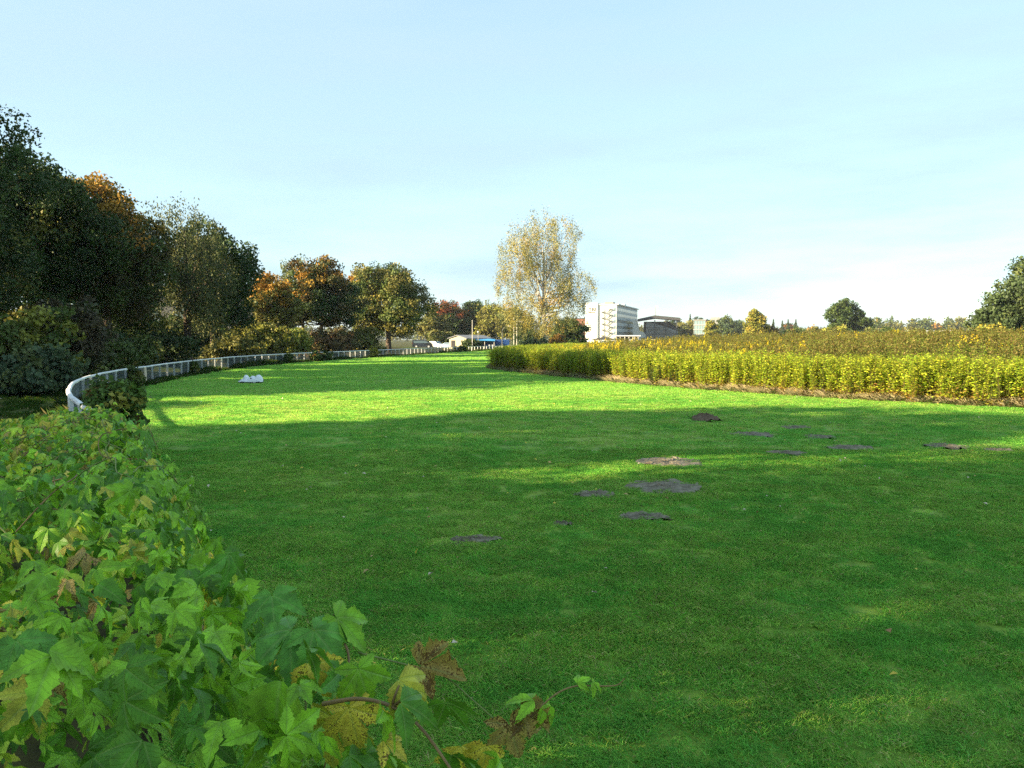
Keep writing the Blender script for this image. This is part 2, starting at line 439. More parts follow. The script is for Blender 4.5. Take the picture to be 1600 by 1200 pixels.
nU, nV = 460, 130
def by_len(P, n):
    d = np.r_[0, np.cumsum(np.linalg.norm(np.diff(P, axis=0), axis=1))]
    s = np.linspace(0, 1, n) ** 1.0 * d[-1]
    return np.stack([np.interp(s, d, P[:, k]) for k in (0, 1)], 1)
O, I = by_len(RAIL, nU), by_len(INNER, nU)
tv = np.linspace(0, 1, nV)
LX = O[:, None, 0] * (1 - tv) + I[:, None, 0] * tv; LY = O[:, None, 1] * (1 - tv) + I[:, None, 1] * tv
LZ = lawn_z(LX, LY) - 0.016
ii = (np.arange(nU - 1)[:, None] * nV + np.arange(nV - 1)[None, :]).ravel()
me = np_mesh('lawn', np.stack([LX.ravel(), LY.ravel(), LZ.ravel()], 1), np.stack([ii, ii + 1, ii + nV + 1, ii + nV], 1), MAT['lawn'], smooth=True)
tag(add('lawn', me), 'mown green grass track curving away between rail and weeds', kind='structure')

# ------------------------------------------------------------------ leaf clouds and trees
def leaves(rng, C, D, Nn, size, col, width=0.55, fold=0.18):
    """C centres, D directions, Nn normals -> one folded four-point leaf each"""
    n = len(C)
    D = D / (np.linalg.norm(D, axis=1)[:, None] + 1e-9)
    S = np.cross(Nn, D); S /= np.linalg.norm(S, axis=1)[:, None] + 1e-9
    U = np.cross(D, S)
    size = np.broadcast_to(np.asarray(size, float), (n,))[:, None]
    hw = size * width * 0.5
    V = np.stack([C - D * size * 0.5, C + S * hw + U * size * fold * 0.6, C + D * size * 0.5 - U * size * fold * 0.5, C - S * hw + U * size * fold * 0.6], 1).reshape(-1, 3)
    F = np.arange(n * 4).reshape(n, 4)
    return V, F, np.repeat(col, 4, axis=0)
def unit(rng, n):
    v = rng.normal(size=(n, 3)); return v / np.linalg.norm(v, axis=1)[:, None]
def pick(rng, pal, n):
    """pal: list of (weight, rgb)"""
    w_ = np.array([p[0] for p in pal], float); w_ /= w_.sum()
    return np.array([p[1] for p in pal])[rng.choice(len(pal), n, p=w_)]
def cluster_points(rng, lobes, n):
    L_ = np.array(lobes, float)
    wt = (L_[:, 3] * L_[:, 4] + L_[:, 4] * L_[:, 5] + L_[:, 3] * L_[:, 5]); wt /= wt.sum()
    out, nor = [], []
    while sum(len(o) for o in out) < n:
        k = rng.choice(len(L_), n, p=wt); u = unit(rng, n)
        r = 0.5 + 0.5 * rng.random(n) ** 0.45
        p = L_[k, :3] + u * L_[k, 3:] * r[:, None]
        deep = np.zeros(n, bool)
        for l in L_:
            deep |= (((p - l[:3]) / l[3:]) ** 2).sum(1) < 0.2
        keep = ~deep | (rng.random(n) < 0.25)
        out.append(p[keep]); nor.append(u[keep])
    return np.vstack(out)[:n], np.vstack(nor)[:n]
def crown_mesh(rng, lobes, ncl, per, leaf, clr, pal, top=None, name='crown', flat=0.75, width=0.6):
    ncl = int(ncl * 1.25); P, Q = cluster_points(rng, lobes, ncl)
    zmin, zmax = P[:, 2].min(), P[:, 2].max()
    ncl = len(P); per_n = rng.poisson(per * 1.25, ncl)
    idx = np.repeat(np.arange(ncl), per_n); n = len(idx)
    C = P[idx] + unit(rng, n) * (rng.random((n, 1)) ** .45) * 1.75 * clr * np.array([1, 1, flat]) * (0.7 + 0.6 * rng.random(ncl))[idx][:, None]
    C[:, 2] = np.maximum(C[:, 2], 0.25)
    base = pick(rng, pal, ncl)
    if top is not None:
        h = (P[:, 2] - zmin) / (zmax - zmin)
        tcol = pick(rng, top, ncl)
        sel = rng.random(ncl) < sstep(0.45, 0.85, h + 0.25 * rng.normal(size=ncl) * 0.5)
        base = np.where(sel[:, None], tcol, base)
    col = base[idx] * (0.72 + 0.56 * rng.random(n))[:, None]
    col = col * (0.85 + 0.3 * rng.random((ncl, 1)))[idx]
    Nn = Q[idx] * 0.7 + unit(rng, n) + np.array([0, 0, 0.35])
    V, F, c = leaves(rng, C, unit(rng, n) + np.array([0, 0, -0.25]), Nn, leaf * 1.15 * (0.65 + 0.7 * rng.random(n)), col, width)
    return np_mesh(name, V, F, MAT['tree_leaves'], c), P
def trunk_mesh(rng, H, r0, P, nlimb=12, fork=0.35, name='trunk', m='bark', lean=0.0):
    """tapered trunk to 0.8 H with limbs that curve to cluster centres"""
    zs = np.linspace(-0.3, H * 0.8, 9)
    wob = np.cumsum(rng.normal(size=(9, 2)) * r0 * 0.25, axis=0); wob -= wob[1]
    wob[0] = 0
    ax = np.column_stack([wob[:, 0] + lean * zs / H, wob[:, 1], zs])
    rad = r0 * np.array([1.5, 1.05, .92, .82, .7, .56, .42, .28, .12])
    V, F = tube(ax, rad, 10)
    Vs, Fs, nb = [V], [F], len(V)
    far = P[rng.choice(len(P), min(nlimb, len(P)), replace=False)]
    for q in far:
        z0 = H * (fork + 0.35 * rng.random()) * 0.8
        z0 = min(z0, q[2] * 0.85)
        z0 = max(z0, 0.25 * H * fork)
        a = np.array([np.interp(z0, zs, ax[:, 0]), np.interp(z0, zs, ax[:, 1]), z0])
        b = a * 0.45 + q * 0.55 + np.array([0, 0, -0.05 * H]) + rng.normal(size=3) * 0.03 * H
        ts = np.linspace(0, 1, 6)[:, None]
        c = (1 - ts) ** 2 * a + 2 * ts * (1 - ts) * b + ts ** 2 * q
        r = np.interp(z0, zs, rad) * 0.55 * np.linspace(1, 0.12, 6)
        V, F = tube(c, r, 6); Vs.append(V); Fs.append(F + nb); nb += len(V)
    return np_mesh(name, np.vstack(Vs), np.vstack(Fs), MAT[m], smooth=True)
def round_lobes(rng, H, r, bottom, n=13, squash=1.0):
    """lobes filling an egg-shaped crown between bottom and H"""
    out = []
    cz = (H + bottom) / 2; hz = (H - bottom) / 2
    out.append((0, 0, cz, r * 0.72, r * 0.72, hz * 0.78))
    for i in range(n):
        a = i * 2.399 + rng.random(); u = -0.75 + 1.6 * (i + 0.5) / n
        rr = r * (0.5 + 0.3 * rng.random()) * math.sqrt(max(0.05, 1 - (u * 0.8) ** 2)); s = r * (0.24 + 0.28 * rng.random())
        out.append((rr * math.cos(a), rr * math.sin(a), cz + u * (hz - s * 0.6), s, s, s * 0.85 * squash))
    out.append((rng.normal() * r * .15, rng.normal() * r * .15, H - r * 0.35, r * 0.42, r * 0.42, r * 0.36))
    return out
G_OAK = [(3, (.03, .06, .014)), (3, (.042, .078, .018)), (1.2, (.065, .1, .022)), (.4, (.13, .13, .022))]
G_MID = [(3, (.06, .095, .02)), (2, (.085, .12, .025)), (1, (.12, .15, .03)), (.5, (.2, .17, .03))]
G_PALE = [(3, (.13, .16, .04)), (2, (.17, .19, .05)), (1, (.1, .13, .03))]
G_GOLD = [(3, (.34, .2, .03)), (2, (.26, .19, .03)), (1, (.42, .2, .03)), (1, (.12, .12, .02))]
G_BROWN = [(3, (.07, .06, .018)), (2, (.055, .07, .018)), (1, (.12, .075, .02)), (1, (.2, .11, .02))]
G_ORANGE = [(3, (.36, .19, .025)), (2, (.3, .19, .03)), (1, (.2, .14, .02))]
G_RED = [(3, (.22, .06, .015)), (2, (.18, .08, .02)), (1, (.1, .09, .02))]
G_YG = [(3, (.22, .23, .035)), (2, (.3, .27, .04)), (1, (.14, .17, .03))]
G_YEL = [(3, (.42, .32, .04)), (2, (.34, .28, .04)), (1, (.24, .24, .04))]
G_BIRCH = [(3, (.25, .23, .065)), (2, (.3, .26, .055)), (2.2, (.18, .2, .07)), (.6, (.36, .23, .05))]
G_TEAL = [(3, (.06, .1, .05)), (2, (.08, .12, .05)), (1, (.1, .13, .04))]
G_OLIVE = [(3, (.13, .135, .03)), (2, (.17, .16, .035)), (1, (.09, .11, .025))]

def tree(label, x, y, H, r, bottom, pal, top=None, ncl=240, per=60, leaf=0.2, clr=0.5, trunk_r=0.22, name='broadleaf_tree', group=None, z=None, lobes=None, seed=0, nlimb=12, squash=1.0, cat='tree', bark='bark', width=0.6):
    rng = np.random.default_rng(1000 + seed + int(abs(x * 7 + y * 13)))
    z0 = float(ground_z(np.array([x]), np.array([y]))[0]) if z is None else z
    t = empty(name, (x, y, z0))
    lb = lobes if lobes else round_lobes(rng, H, r, bottom, squash=squash)
    cm, P = crown_mesh(rng, lb, ncl, per, leaf, clr, pal, top, width=width)
    add('crown', cm, t)
    add('trunk', trunk_mesh(rng, H, trunk_r, P, nlimb, m=bark), t)
    return tag(t, label, cat, group)
def weeping(label, x, y, H, r, bottom, pal, nstr=260, per=34, leaf=0.2, trunk_r=0.25, name='weeping_tree', bark='bark', seed=0, lmax=3.0, lobes=None, group=None, nlimb=20, width=0.4, jit=0.16, z=None):
    """tree whose twigs hang in strands"""
    rng = np.random.default_rng(2000 + seed)
    z0 = float(ground_z(np.array([x]), np.array([y]))[0]) if z is None else z
    t = empty(name, (x, y, z0))
    lb = lobes if lobes else round_lobes(rng, H, r, bottom)
    P, Q = cluster_points(rng, lb, nstr)
    ln = lmax * (0.25 + 0.75 * rng.random(nstr))
    ln = np.minimum(ln, np.maximum(P[:, 2] - bottom * 0.5, 0.4))
    idx = np.repeat(np.arange(nstr), rng.poisson(per, nstr)); n = len(idx)
    s = rng.random(n)
    C = P[idx] + np.column_stack([Q[idx, 0] * 0.25 * np.sin(s * 2), Q[idx, 1] * 0.25 * np.sin(s * 2), -s * ln[idx]]) + rng.normal(size=(n, 3)) * jit * (1.6 - s)[:, None]
    base = pick(rng, pal, nstr)
    col = base[idx] * (0.7 + 0.6 * rng.random(n))[:, None]
    V, F, c = leaves(rng, C, unit(rng, n) * 0.7 + np.array([0, 0, -0.8]), unit(rng, n) + Q[idx] * 0.5, leaf * (0.6 + 0.7 * rng.random(n)), col, width)
    add('crown', np_mesh('crown', V, F, MAT['tree_leaves'], c), t)
    add('trunk', trunk_mesh(rng, H, trunk_r, P, nlimb, fork=0.28, m=bark), t)
    return tag(t, label, 'tree', group)
def bush(label, x, y, H, rx, pal, ncl=70, per=45, leaf=0.16, clr=0.3, name='bush', group=None, ry=None, seed=0, z=None, cat='bush', top=None):
    rng = np.random.default_rng(3000 + seed + int(abs(x * 11 + y * 3)))
    z0 = float(ground_z(np.array([x]), np.array([y]))[0]) if z is None else z
    ry = ry or rx
    lb = [(0, 0, H * 0.42, rx * 0.7, ry * 0.7, H * 0.45)]
    for i in range(6):
        a = rng.random() * 6.28; k = 0.35 + 0.3 * rng.random()
        lb.append((rx * 0.6 * math.cos(a), ry * 0.6 * math.sin(a), H * (0.2 + 0.45 * rng.random()), rx * k, ry * k, H * 0.28))
    cm, P = crown_mesh(rng, lb, ncl, per, leaf, clr, pal, top, name='foliage')
    t = empty(name, (x, y, z0)); add('foliage', cm, t)
    Vs, Fs, nb = [], [], 0
    for q in P[rng.choice(len(P), 9, replace=False)]:
        a = np.array([rng.normal() * .1, rng.normal() * .1, -0.1]); ts = np.linspace(0, 1, 5)[:, None]
        V, F = tube(a * (1 - ts) + q * ts + np.array([0, 0, 0.12 * H]) * np.sin(ts * 3.14), np.linspace(0.03, 0.008, 5), 5)
        Vs.append(V); Fs.append(F + nb); nb += len(V)
    add('stems', np_mesh('stems', np.vstack(Vs), np.vstack(Fs), MAT['bark']), t)
    return tag(t, label, cat, group)

# --- the row of trees outside the rail, near to far
tree('tallest dark green oak at the left edge of the picture', -25.6, 34, 13.3, 6.0, 1.6, G_OAK, ncl=560, per=84, leaf=0.155, clr=0.42, trunk_r=0.4, seed=1)
tree('dark green oak right of the tallest one, before the golden maple', -25.2, 43.5, 11.0, 4.2, 1.8, G_OAK, ncl=440, per=76, leaf=0.17, clr=0.42, trunk_r=0.32, seed=2)
tree('maple with golden yellow top and black trunk behind the rail', -23.6, 48.5, 10.8, 3.6, 1.9, G_BROWN[:2] + G_MID[:1], G_GOLD, ncl=420, per=74, leaf=0.17, clr=0.42, trunk_r=0.24, seed=3)
weeping('grey green weeping willow rising behind the golden maple', -23.4, 60, 12.0, 3.1, 2.0, [(3, (.07, .09, .03)), (2, (.1, .12, .04)), (1.5, (.14, .15, .05))], nstr=360, per=50, leaf=0.22, lmax=3.2, trunk_r=0.3, name='willow_tree', seed=4)
tree('narrow dark tree ending the dark row of trees', -24.4, 68, 11.0, 3.3, 1.2, G_OAK, ncl=280, per=60, leaf=0.22, clr=0.45, seed=5)
tree('dark tree filling the gap under the willow', -25.8, 54, 9.0, 3.3, 1.0, G_OAK, ncl=230, per=60, leaf=0.22, clr=0.5, seed=6)
tree('small orange maple beside the dark flat roof', -25.3, 88, 8.0, 2.6, 1.6, G_OLIVE, G_ORANGE, ncl=170, per=50, leaf=0.24, clr=0.42, seed=7)
weeping('pale willow top showing behind the brown tree', -28, 112, 12.4, 3.4, 4, G_PALE, nstr=170, per=36, leaf=0.3, lmax=2.5, name='willow_tree', seed=8)
tree('brownish green tree with rusty top in front of the pale willow', -21.8, 95, 10.4, 4.5, 1.6, G_BROWN[:2] + G_OAK[:2], G_ORANGE[:2] + G_BROWN, ncl=300, per=56, leaf=0.26, clr=0.5, seed=9)
tree('golden tree top peeping out left of the big green tree', -21.5, 122, 11.8, 3.2, 2.5, G_YG, G_GOLD, ncl=130, per=46, leaf=0.3, clr=0.5, seed=10)
tree('big round green tree left of the parked black van', -16.6, 112, 11.9, 5.3, 1.3, G_OLIVE[:2] + G_MID, ncl=400, per=56, leaf=0.27, clr=0.52, trunk_r=0.35, seed=11)
tree('small olive tree just behind the black van', -19.5, 210, 9.0, 4.0, 1.5, G_OLIVE, ncl=110, per=40, leaf=0.45, clr=0.7, seed=12)
tree('red crowned tree behind the low shed', -17.5, 236, 12.6, 5.6, 2, G_OLIVE[2:] + G_OAK, G_RED, ncl=200, per=44, leaf=0.48, clr=0.75, seed=13)
tree('dark green round tree right of the red crowned one', -11.5, 240, 12.9, 4.6, 2, G_MID[:1] + G_OAK, ncl=170, per=44, leaf=0.48, clr=0.75, seed=14)
tree('bright yellow green tree behind the shed canopy', -5.5, 235, 11.5, 5.0, 1.2, G_OLIVE + G_YG[:1], ncl=200, per=44, leaf=0.46, clr=0.75, seed=15)
weeping('faint grey willow top left of the birch', -6.2, 270, 15, 4.5, 5, G_PALE, nstr=120, per=26, leaf=0.5, lmax=3, name='willow_tree', seed=16)
tree('pale olive tree between the shed and the birch', 1.2, 225, 10.5, 4.6, 1.2, G_OLIVE + G_PALE[:1], ncl=170, per=44, leaf=0.45, clr=0.75, seed=17)
# the birch
def birch():
    k = 130 / 1300
    def l(px, py, w_, h_, dy=0): return ((px - 850) * k, dy, 2 + (530 - py) * k, w_ * k, w_ * k * 0.9, h_ * k)
    lobes = [l(845, 345, 22, 22), l(815, 362, 24, 26, 2), l(875, 370, 30, 30, -2), l(845, 390, 34, 36), l(805, 400, 30, 34, -2), l(800, 440, 27, 36, 2), l(850, 430, 44, 44),
             l(885, 420, 24, 36, 2), l(900, 446, 28, 24, -2), l(815, 480, 34, 26), l(880, 472, 40, 30, 1), l(845, 490, 30, 24, -2), l(860, 505, 26, 14), l(808, 500, 16, 20, 2)]
    return weeping('tall golden birch with hanging twigs and white trunk', 5.0, 130, 22.0, 7, 2.2, G_BIRCH, nstr=1000, per=48, leaf=0.2, trunk_r=0.32, name='birch_tree', bark='birch_bark', seed=18, lmax=3.2, lobes=lobes, nlimb=44, width=0.55, jit=0.24, z=0)
birch()
# --- trees and shrubs beyond the weeds
tree('dark shrubby tree right under the birch, before the white block', 9.6, 142, 5.6, 3.4, 0.4, G_OAK + G_MID[:1], ncl=120, per=46, leaf=0.3, clr=0.5, seed=19, z=0)
bush('dark green thicket left of the birch trunk', 3.0, 168, 4.6, 2.6, G_OAK, ncl=80, per=40, leaf=0.3, clr=0.45, seed=20, z=0)
bush('grey green shrub at the birch foot', 3.6, 124, 2.6, 2.2, G_TEAL, ncl=60, per=40, leaf=0.22, clr=0.3, seed=21, z=0)
bush('russet shrub right of the birch foot', 7.0, 126, 3.0, 1.3, G_BROWN[2:] + G_ORANGE[2:], ncl=44, per=36, leaf=0.22, clr=0.3, seed=22, z=0)
tree('round yellow green tree in front of the glass tower', 73.5 * 0.98, 300, 8.6, 2.6, 0.6, G_YG, ncl=120, per=44, leaf=0.42, clr=0.5, seed=23, z=0)
tree('yellow tree standing alone above the weeds', 65.0, 222, 9.8, 2.9, 1.0, G_YEL[1:] + G_YG, ncl=130, per=44, leaf=0.42, clr=0.55, seed=24, z=0)
tree('brown leaved shrub under the lone yellow tree', 69.5, 225, 5.4, 3.0, 0.4, G_BROWN[2:] + [(3, (.16, .11, .05))], ncl=80, per=40, leaf=0.4, clr=0.5, seed=25, z=0, cat='shrub')
tree('dome shaped dark green tree on the skyline', 96.6, 240, 13.2, 6.0, 1.0, G_MID[:1] + G_OAK[1:3] + [(2, (.05, .085, .022))], ncl=260, per=46, leaf=0.45, clr=0.6, seed=26, z=0, trunk_r=0.5)
tree('large dark oak at the right edge of the picture', 54.3, 82, 10.6, 5.8, 0.4, [(3, (.05, .08, .03)), (2, (.065, .1, .035)), (1, (.1, .13, .04))], ncl=420, per=56, leaf=0.27, clr=0.5, trunk_r=0.4, seed=27, z=0.6)
tree('low spreading oak left of the large right one', 49.3, 84, 5.4, 3.4, 0.4, [(3, (.05, .08, .03)), (2, (.065, .1, .035)), (1, (.1, .13, .04))], ncl=150, per=50, leaf=0.27, clr=0.45, seed=28, z=0.6)
bush('light green leafy shrub before the right oak', 42.5, 74, 2.6, 1.5, G_YG, ncl=50, per=40, leaf=0.22, clr=0.28, seed=29, z=1.1)
for i, (px, d, H, r, pal, lab) in enumerate([
        (1240, 215, 5.2, 4.0, G_OAK + G_MID, 'dark shrub right of the lone yellow tree'), (1275, 190, 4.8, 3.4, G_OLIVE, 'olive shrub left of the dome shaped tree'),
        (1310, 150, 4.4, 3.2, G_OLIVE + G_YG[:1], 'yellowish shrub before the dome shaped tree'), (1365, 200, 5.0, 4.0, G_PALE, 'pale green shrub under the right side of the dome tree'),
        (1395, 160, 4.3, 2.5, G_MID, 'small dark green shrub with yellow tips in the middle of the field'), (1420, 190, 4.6, 3.0, G_PALE + G_YG[:1], 'pale yellow green shrub left of the white vans'),
        (1500, 230, 5.0, 4.2, G_OLIVE, 'olive shrub right of the white vans')]):
    q = at(px, 530, d)
    bush(lab, q[0], d, H, r, pal, ncl=90, per=34, leaf=0.34, clr=0.45, seed=40 + i, z=0.2)
for i, (px, d, H, r, pal, lab) in enumerate([
        (1140, 420, 13.5, 7, G_TEAL + G_MID, 'blue green tree right of the round yellow one'), (1158, 440, 11.5, 6, G_TEAL, 'low teal tree left of the lone yellow tree'),
        (1065, 470, 12, 7, G_YG + G_OLIVE, 'yellowing tree right of the grandstand'), (1080, 480, 12, 6, G_YEL[1:] + G_OLIVE, 'yellow tree left of the glass tower'),
        (1052, 520, 15, 8, G_OAK, 'dark tree behind the grandstand roof'), (1092, 560, 17, 8, G_TEAL, 'dark tree behind the glass tower')]):
    q = at(px, 530, d)
    tree(lab, q[0], d, H, r, 0.8, pal, ncl=110, per=34, leaf=0.75, clr=0.9, seed=60 + i, z=0, nlimb=6)
def conifer(label, px, d, H, r):
    rng = np.random.default_rng(int(px))
    q = at(px, 530, d); t = empty('conifer_tree', (q[0], d, 0))
    n = 1600; s = rng.random(n) ** 0.7; a = rng.random(n) * 6.283; rr = r * s * (0.6 + 0.4 * rng.random(n)) * (0.75 + 0.25 * np.sin(s * 40))
    C = np.column_stack([rr * np.cos(a), rr * np.sin(a), H * (1 - s * 0.95)])
    V, F, c = leaves(rng, C, np.column_stack([np.cos(a), np.sin(a), -0.5 * np.ones(n)]), unit(rng, n) + np.array([0, 0, 1]), 0.9, pick(rng, G_OAK + G_TEAL, n))
    add('crown', np_mesh('crown', V, F, MAT['tree_leaves'], c), t)
    V, F = tube([(0, 0, -0.2), (0, 0, H * 0.9)], [0.3, 0.05], 6); add('trunk', np_mesh('trunk', V, F, MAT['bark']), t)
    return tag(t, label, 'tree')
for px, H, lab in [(1078, 19, 'pointed conifer behind the yellow trees by the grandstand'), (1208, 15.5, 'pointed conifer right of the lone yellow tree'), (1222, 14.5, 'second pointed conifer from the lone yellow tree'),
                   (1231, 15.5, 'third pointed conifer from the lone yellow tree'), (1243, 15.5, 'last pointed conifer left of the dome shaped tree')]:
    conifer(lab, px, 560, H, 3.4)
tree('reddish far tree among the pointed conifers', at(1232, 530, 570)[0], 570, 13, 5, 1, G_RED + G_BROWN, ncl=70, per=30, leaf=0.9, clr=1.0, seed=80, z=0, nlimb=4)

# far wood on the skyline: one mass
def far_wood():
    rng = np.random.default_rng(99)
    Vs, Fs, Cs, nb = [], [], [], 0
    for px in np.arange(1130, 1980, 6.5):
        d = 620 + 120 * rng.random(); q = at(px + rng.normal() * 4, 530, d)
        H = (15 + 5 * rng.random()) * (1.0 if px > 1350 else 0.7); r = 6 + 3 * rng.random()
        pal = [G_MID, G_OLIVE, G_OLIVE, G_PALE, G_BROWN, G_GOLD, G_TEAL][rng.choice(7, p=[.25, .22, .15, .13, .12, .05, .08])]
        lb = round_lobes(rng, H, r, 0.5, 5)
        P, Q = cluster_points(rng, lb, 55)
        idx = np.repeat(np.arange(55), 8); n = len(idx)
        C = P[idx] + rng.normal(size=(n, 3)) * 0.9 + np.array([q[0], d, 0])
        col = pick(rng, pal, 55)[idx] * (0.75 + 0.5 * rng.random((n, 1)))
        V, F, c = leaves(rng, C, unit(rng, n), unit(rng, n) + Q[idx], 1.8, col, 0.8)
        Vs.append(V); Fs.append(F + nb); Cs.append(c); nb += len(V)
    for px in np.arange(-300, 1010, 16):       # the same wood goes on behind trees and buildings
        d = 640 + 120 * rng.random(); q = at(px, 530, d); H = 11 + 3 * rng.random(); r = 9
        P, Q = cluster_points(rng, round_lobes(rng, H, r, 0.5, 4), 40); idx = np.repeat(np.arange(40), 9); n = len(idx)
        C = P[idx] + rng.normal(size=(n, 3)) * 1.1 + np.array([q[0], d, 0])
        V, F, c = leaves(rng, C, unit(rng, n), unit(rng, n) + Q[idx], 1.9, pick(rng, G_MID + G_OLIVE, 40)[idx], 0.8)
        Vs.append(V); Fs.append(F + nb); Cs.append(c); nb += len(V)
    tag(add('far_woods', np_mesh('far_woods', np.vstack(Vs), np.vstack(Fs), MAT['tree_leaves'], np.vstack(Cs))), 'distant mixed autumn wood along the skyline', kind='stuff')
far_wood()

# --- bushes on the bank behind the rail
for i, (px, py, d, H, r, pal, lab) in enumerate([
        (20, 590, 31, 3.4, 1.9, G_MID + G_YG[:1], 'green bush with yellow tips at the far left'),
        (85, 590, 33, 3.9, 1.9, [(3, (.07, .06, .035)), (2, (.06, .075, .03)), (1, (.12, .1, .05))], 'grey brown bush left of the yellow bush'),
        (45, 590, 29.5, 1.9, 1.5, G_TEAL, 'low dark grey green bush at the lawn edge'),
        (115, 585, 35, 2.4, 1.2, G_YG + G_MID, 'yellow leaved bush under the dark oaks'),
        (150, 580, 38, 2.3, 1.7, G_MID, 'low green bush left of the black maple trunk'),
        (205, 570, 47, 2.6, 2.0, G_MID + G_TEAL[:1], 'green bush right of the black maple trunk'),
        (268, 560, 56, 2.4, 2.0, [(3, (.04, .07, .02)), (1, (.07, .1, .03))], 'dark green bush behind the curve of the rail'),
        (405, 545, 76, 3.6, 2.4, G_OLIVE + G_YG[:1], 'yellow olive bush under the orange maple'),
        (365, 545, 66, 2.6, 2.0, G_OLIVE, 'olive bush right of the willow trunk'),
        (458, 545, 80, 3.2, 1.6, G_YG + [(2, (.22, .28, .06))], 'bright lime bush left of the brown tree'),
        (435, 548, 84, 2.4, 2.6, [(2, (.2, .12, .05)), (2, (.16, .12, .04)), (1, G_YG[0][1])], 'russet low bush beside the lime bush'),
        (520, 545, 92, 3.0, 2.6, [(2, (.12, .1, .04)), (2, (.1, .1, .03)), (1, (.2, .12, .05))], 'brown bush under the rusty topped tree'),
        (565, 545, 98, 3.4, 2.2, G_OLIVE, 'olive bush left of the big green tree'),
        (60, 560, 44, 3.2, 3.0, G_OAK, 'dark thicket behind the grey brown bush'), (135, 560, 55, 3.4, 3.4, G_OAK, 'dark thicket behind the yellow leaved bush'), (5, 560, 40, 4.2, 3.0, G_OAK, 'dark thicket behind the far left bush'), (205, 560, 60, 3.2, 3.2, G_OAK, 'dark thicket behind the golden maple'), (300, 560, 74, 3.4, 3.6, G_OAK + G_OLIVE, 'dark thicket behind the willow'),
        (690, 535, 205, 4.5, 3.0, G_OLIVE + G_PALE, 'grey green shrub behind the white car'),
        (737, 540, 172, 1.9, 1.5, [(3, (.04, .07, .015)), (1, (.07, .1, .02))], 'clipped dark green bush in front of the low shed'),
        ]):
    q = at(px, 530, d)
    bush(lab, q[0], d, H, r, pal, ncl=int(60 + r * 22), per=44, leaf=0.15 + 0.0012 * d, clr=0.26 + 0.001 * d, seed=100 + i)
# --- trees left of the picture and behind the camera: they throw the long shade over the lawn
SHADE = []
for i, (x, y, H, r, pal) in enumerate([(-27, 7.4, 15.5, 4.9, G_OAK), (-25, -2.0, 15, 5.0, G_BROWN), (-26, -10.5, 16, 5.6, G_OAK), (-33, 16.5, 9.0, 3.4, G_OAK), (-30, 26, 11, 4.2, G_OAK)]):
    lab = ['oak left of the picture nearest the sunlit strip', 'brown tree left of the picture', 'oak abreast of the camera on the left', 'small oak in the gap of the row', 'oak just left of the frame'][i]
    if i < 3: SHADE.append((tree(lab, x, y, H, r, 1.0, pal, ncl=330, per=52, leaf=0.34, clr=0.66, seed=200 + i, nlimb=8, z=0.3), H, r))
    else:
        src, H0, r0 = SHADE[i % 3]
        t = src.copy(); COL.objects.link(t); t.location = (x, y, 0.3); t.rotation_euler = (0, 0, i * 1.9); t.scale = (r / r0, r / r0, H / H0); t['label'] = lab
        for ch in src.children:
            c = ch.copy(); COL.objects.link(c); c.parent = t

# ------------------------------------------------------------------ rail fence
def fence():
    root = empty('track_rail', (-12, 22, 0)); root.location = (0, 0, 0)
    P = resample(RAIL, 0.4)
    first = 0
    P = resample(RAIL[np.argmax(RAIL[:, 1] > 9.0):], 1.6)
    H = 0.78
    pm = MB(); pm.box(-0.035, 0.035, -0.03, 0.03, -0.35, H - 0.02); pmesh = pm.mesh('post', MAT['white_paint'])
    thick = MB(); thick.tube([(0, 0, -0.3), (0, 0, 0.74), (0, 0, 0.77)], [0.12, 0.115, 0.09], 14); tmesh = thick.mesh('thick_post', MAT['cream_paint'])
    rm = MB(); L_ = 1.6
    rm.prism([(-0.045, H - 0.03), (0.045, H - 0.02), (0.05, H + 0.02), (0.02, H + 0.038), (-0.03, H + 0.034), (-0.05, H)], -0.006, L_ + 0.006)
    rmesh = rm.mesh('rail', MAT['white_paint'])
    def wires():
        m = MB()
        for k in range(7):
            z = 0.04 + k * 0.11; m.box(0.034, 0.041, 0.03, L_ - 0.03, z, z + 0.013)
        for k in range(13):
            y = 0.06 + k * 0.12; m.box(0.0415, 0.0485, y, y + 0.015, 0.02, H - 0.04)
        return m.mesh('wire_mesh', MAT['wire'])
    wmesh = wires()
    rr = random.Random(5)
    for i in range(len(P) - 1):
        a, b = P[i], P[i + 1]
        ang = math.atan2(b[1] - a[1], b[0] - a[0]) - math.pi / 2
        if a[1] > 158: break
        px = 800 + 1300 * a[0] / a[1]
        add('post', tmesh if 213 < px < 226 and a[1] < 45 else pmesh, root, (a[0], a[1], 0), (rr.gauss(0, .012), rr.gauss(0, .012), ang))
        sc = np.linalg.norm(b - a) / 1.6
        add('rail', rmesh, root, (a[0], a[1], rr.gauss(0, .003)), (rr.gauss(0, .002), rr.gauss(0, .01), ang), (1, sc, 1))
        if a[1] < 120: add('wire_mesh', wmesh, root, (a[0], a[1], 0), (0, 0, ang), (1, sc, 1))
    tag(root, 'white running rail on posts with wire mesh curving along the track', 'rail')
fence()
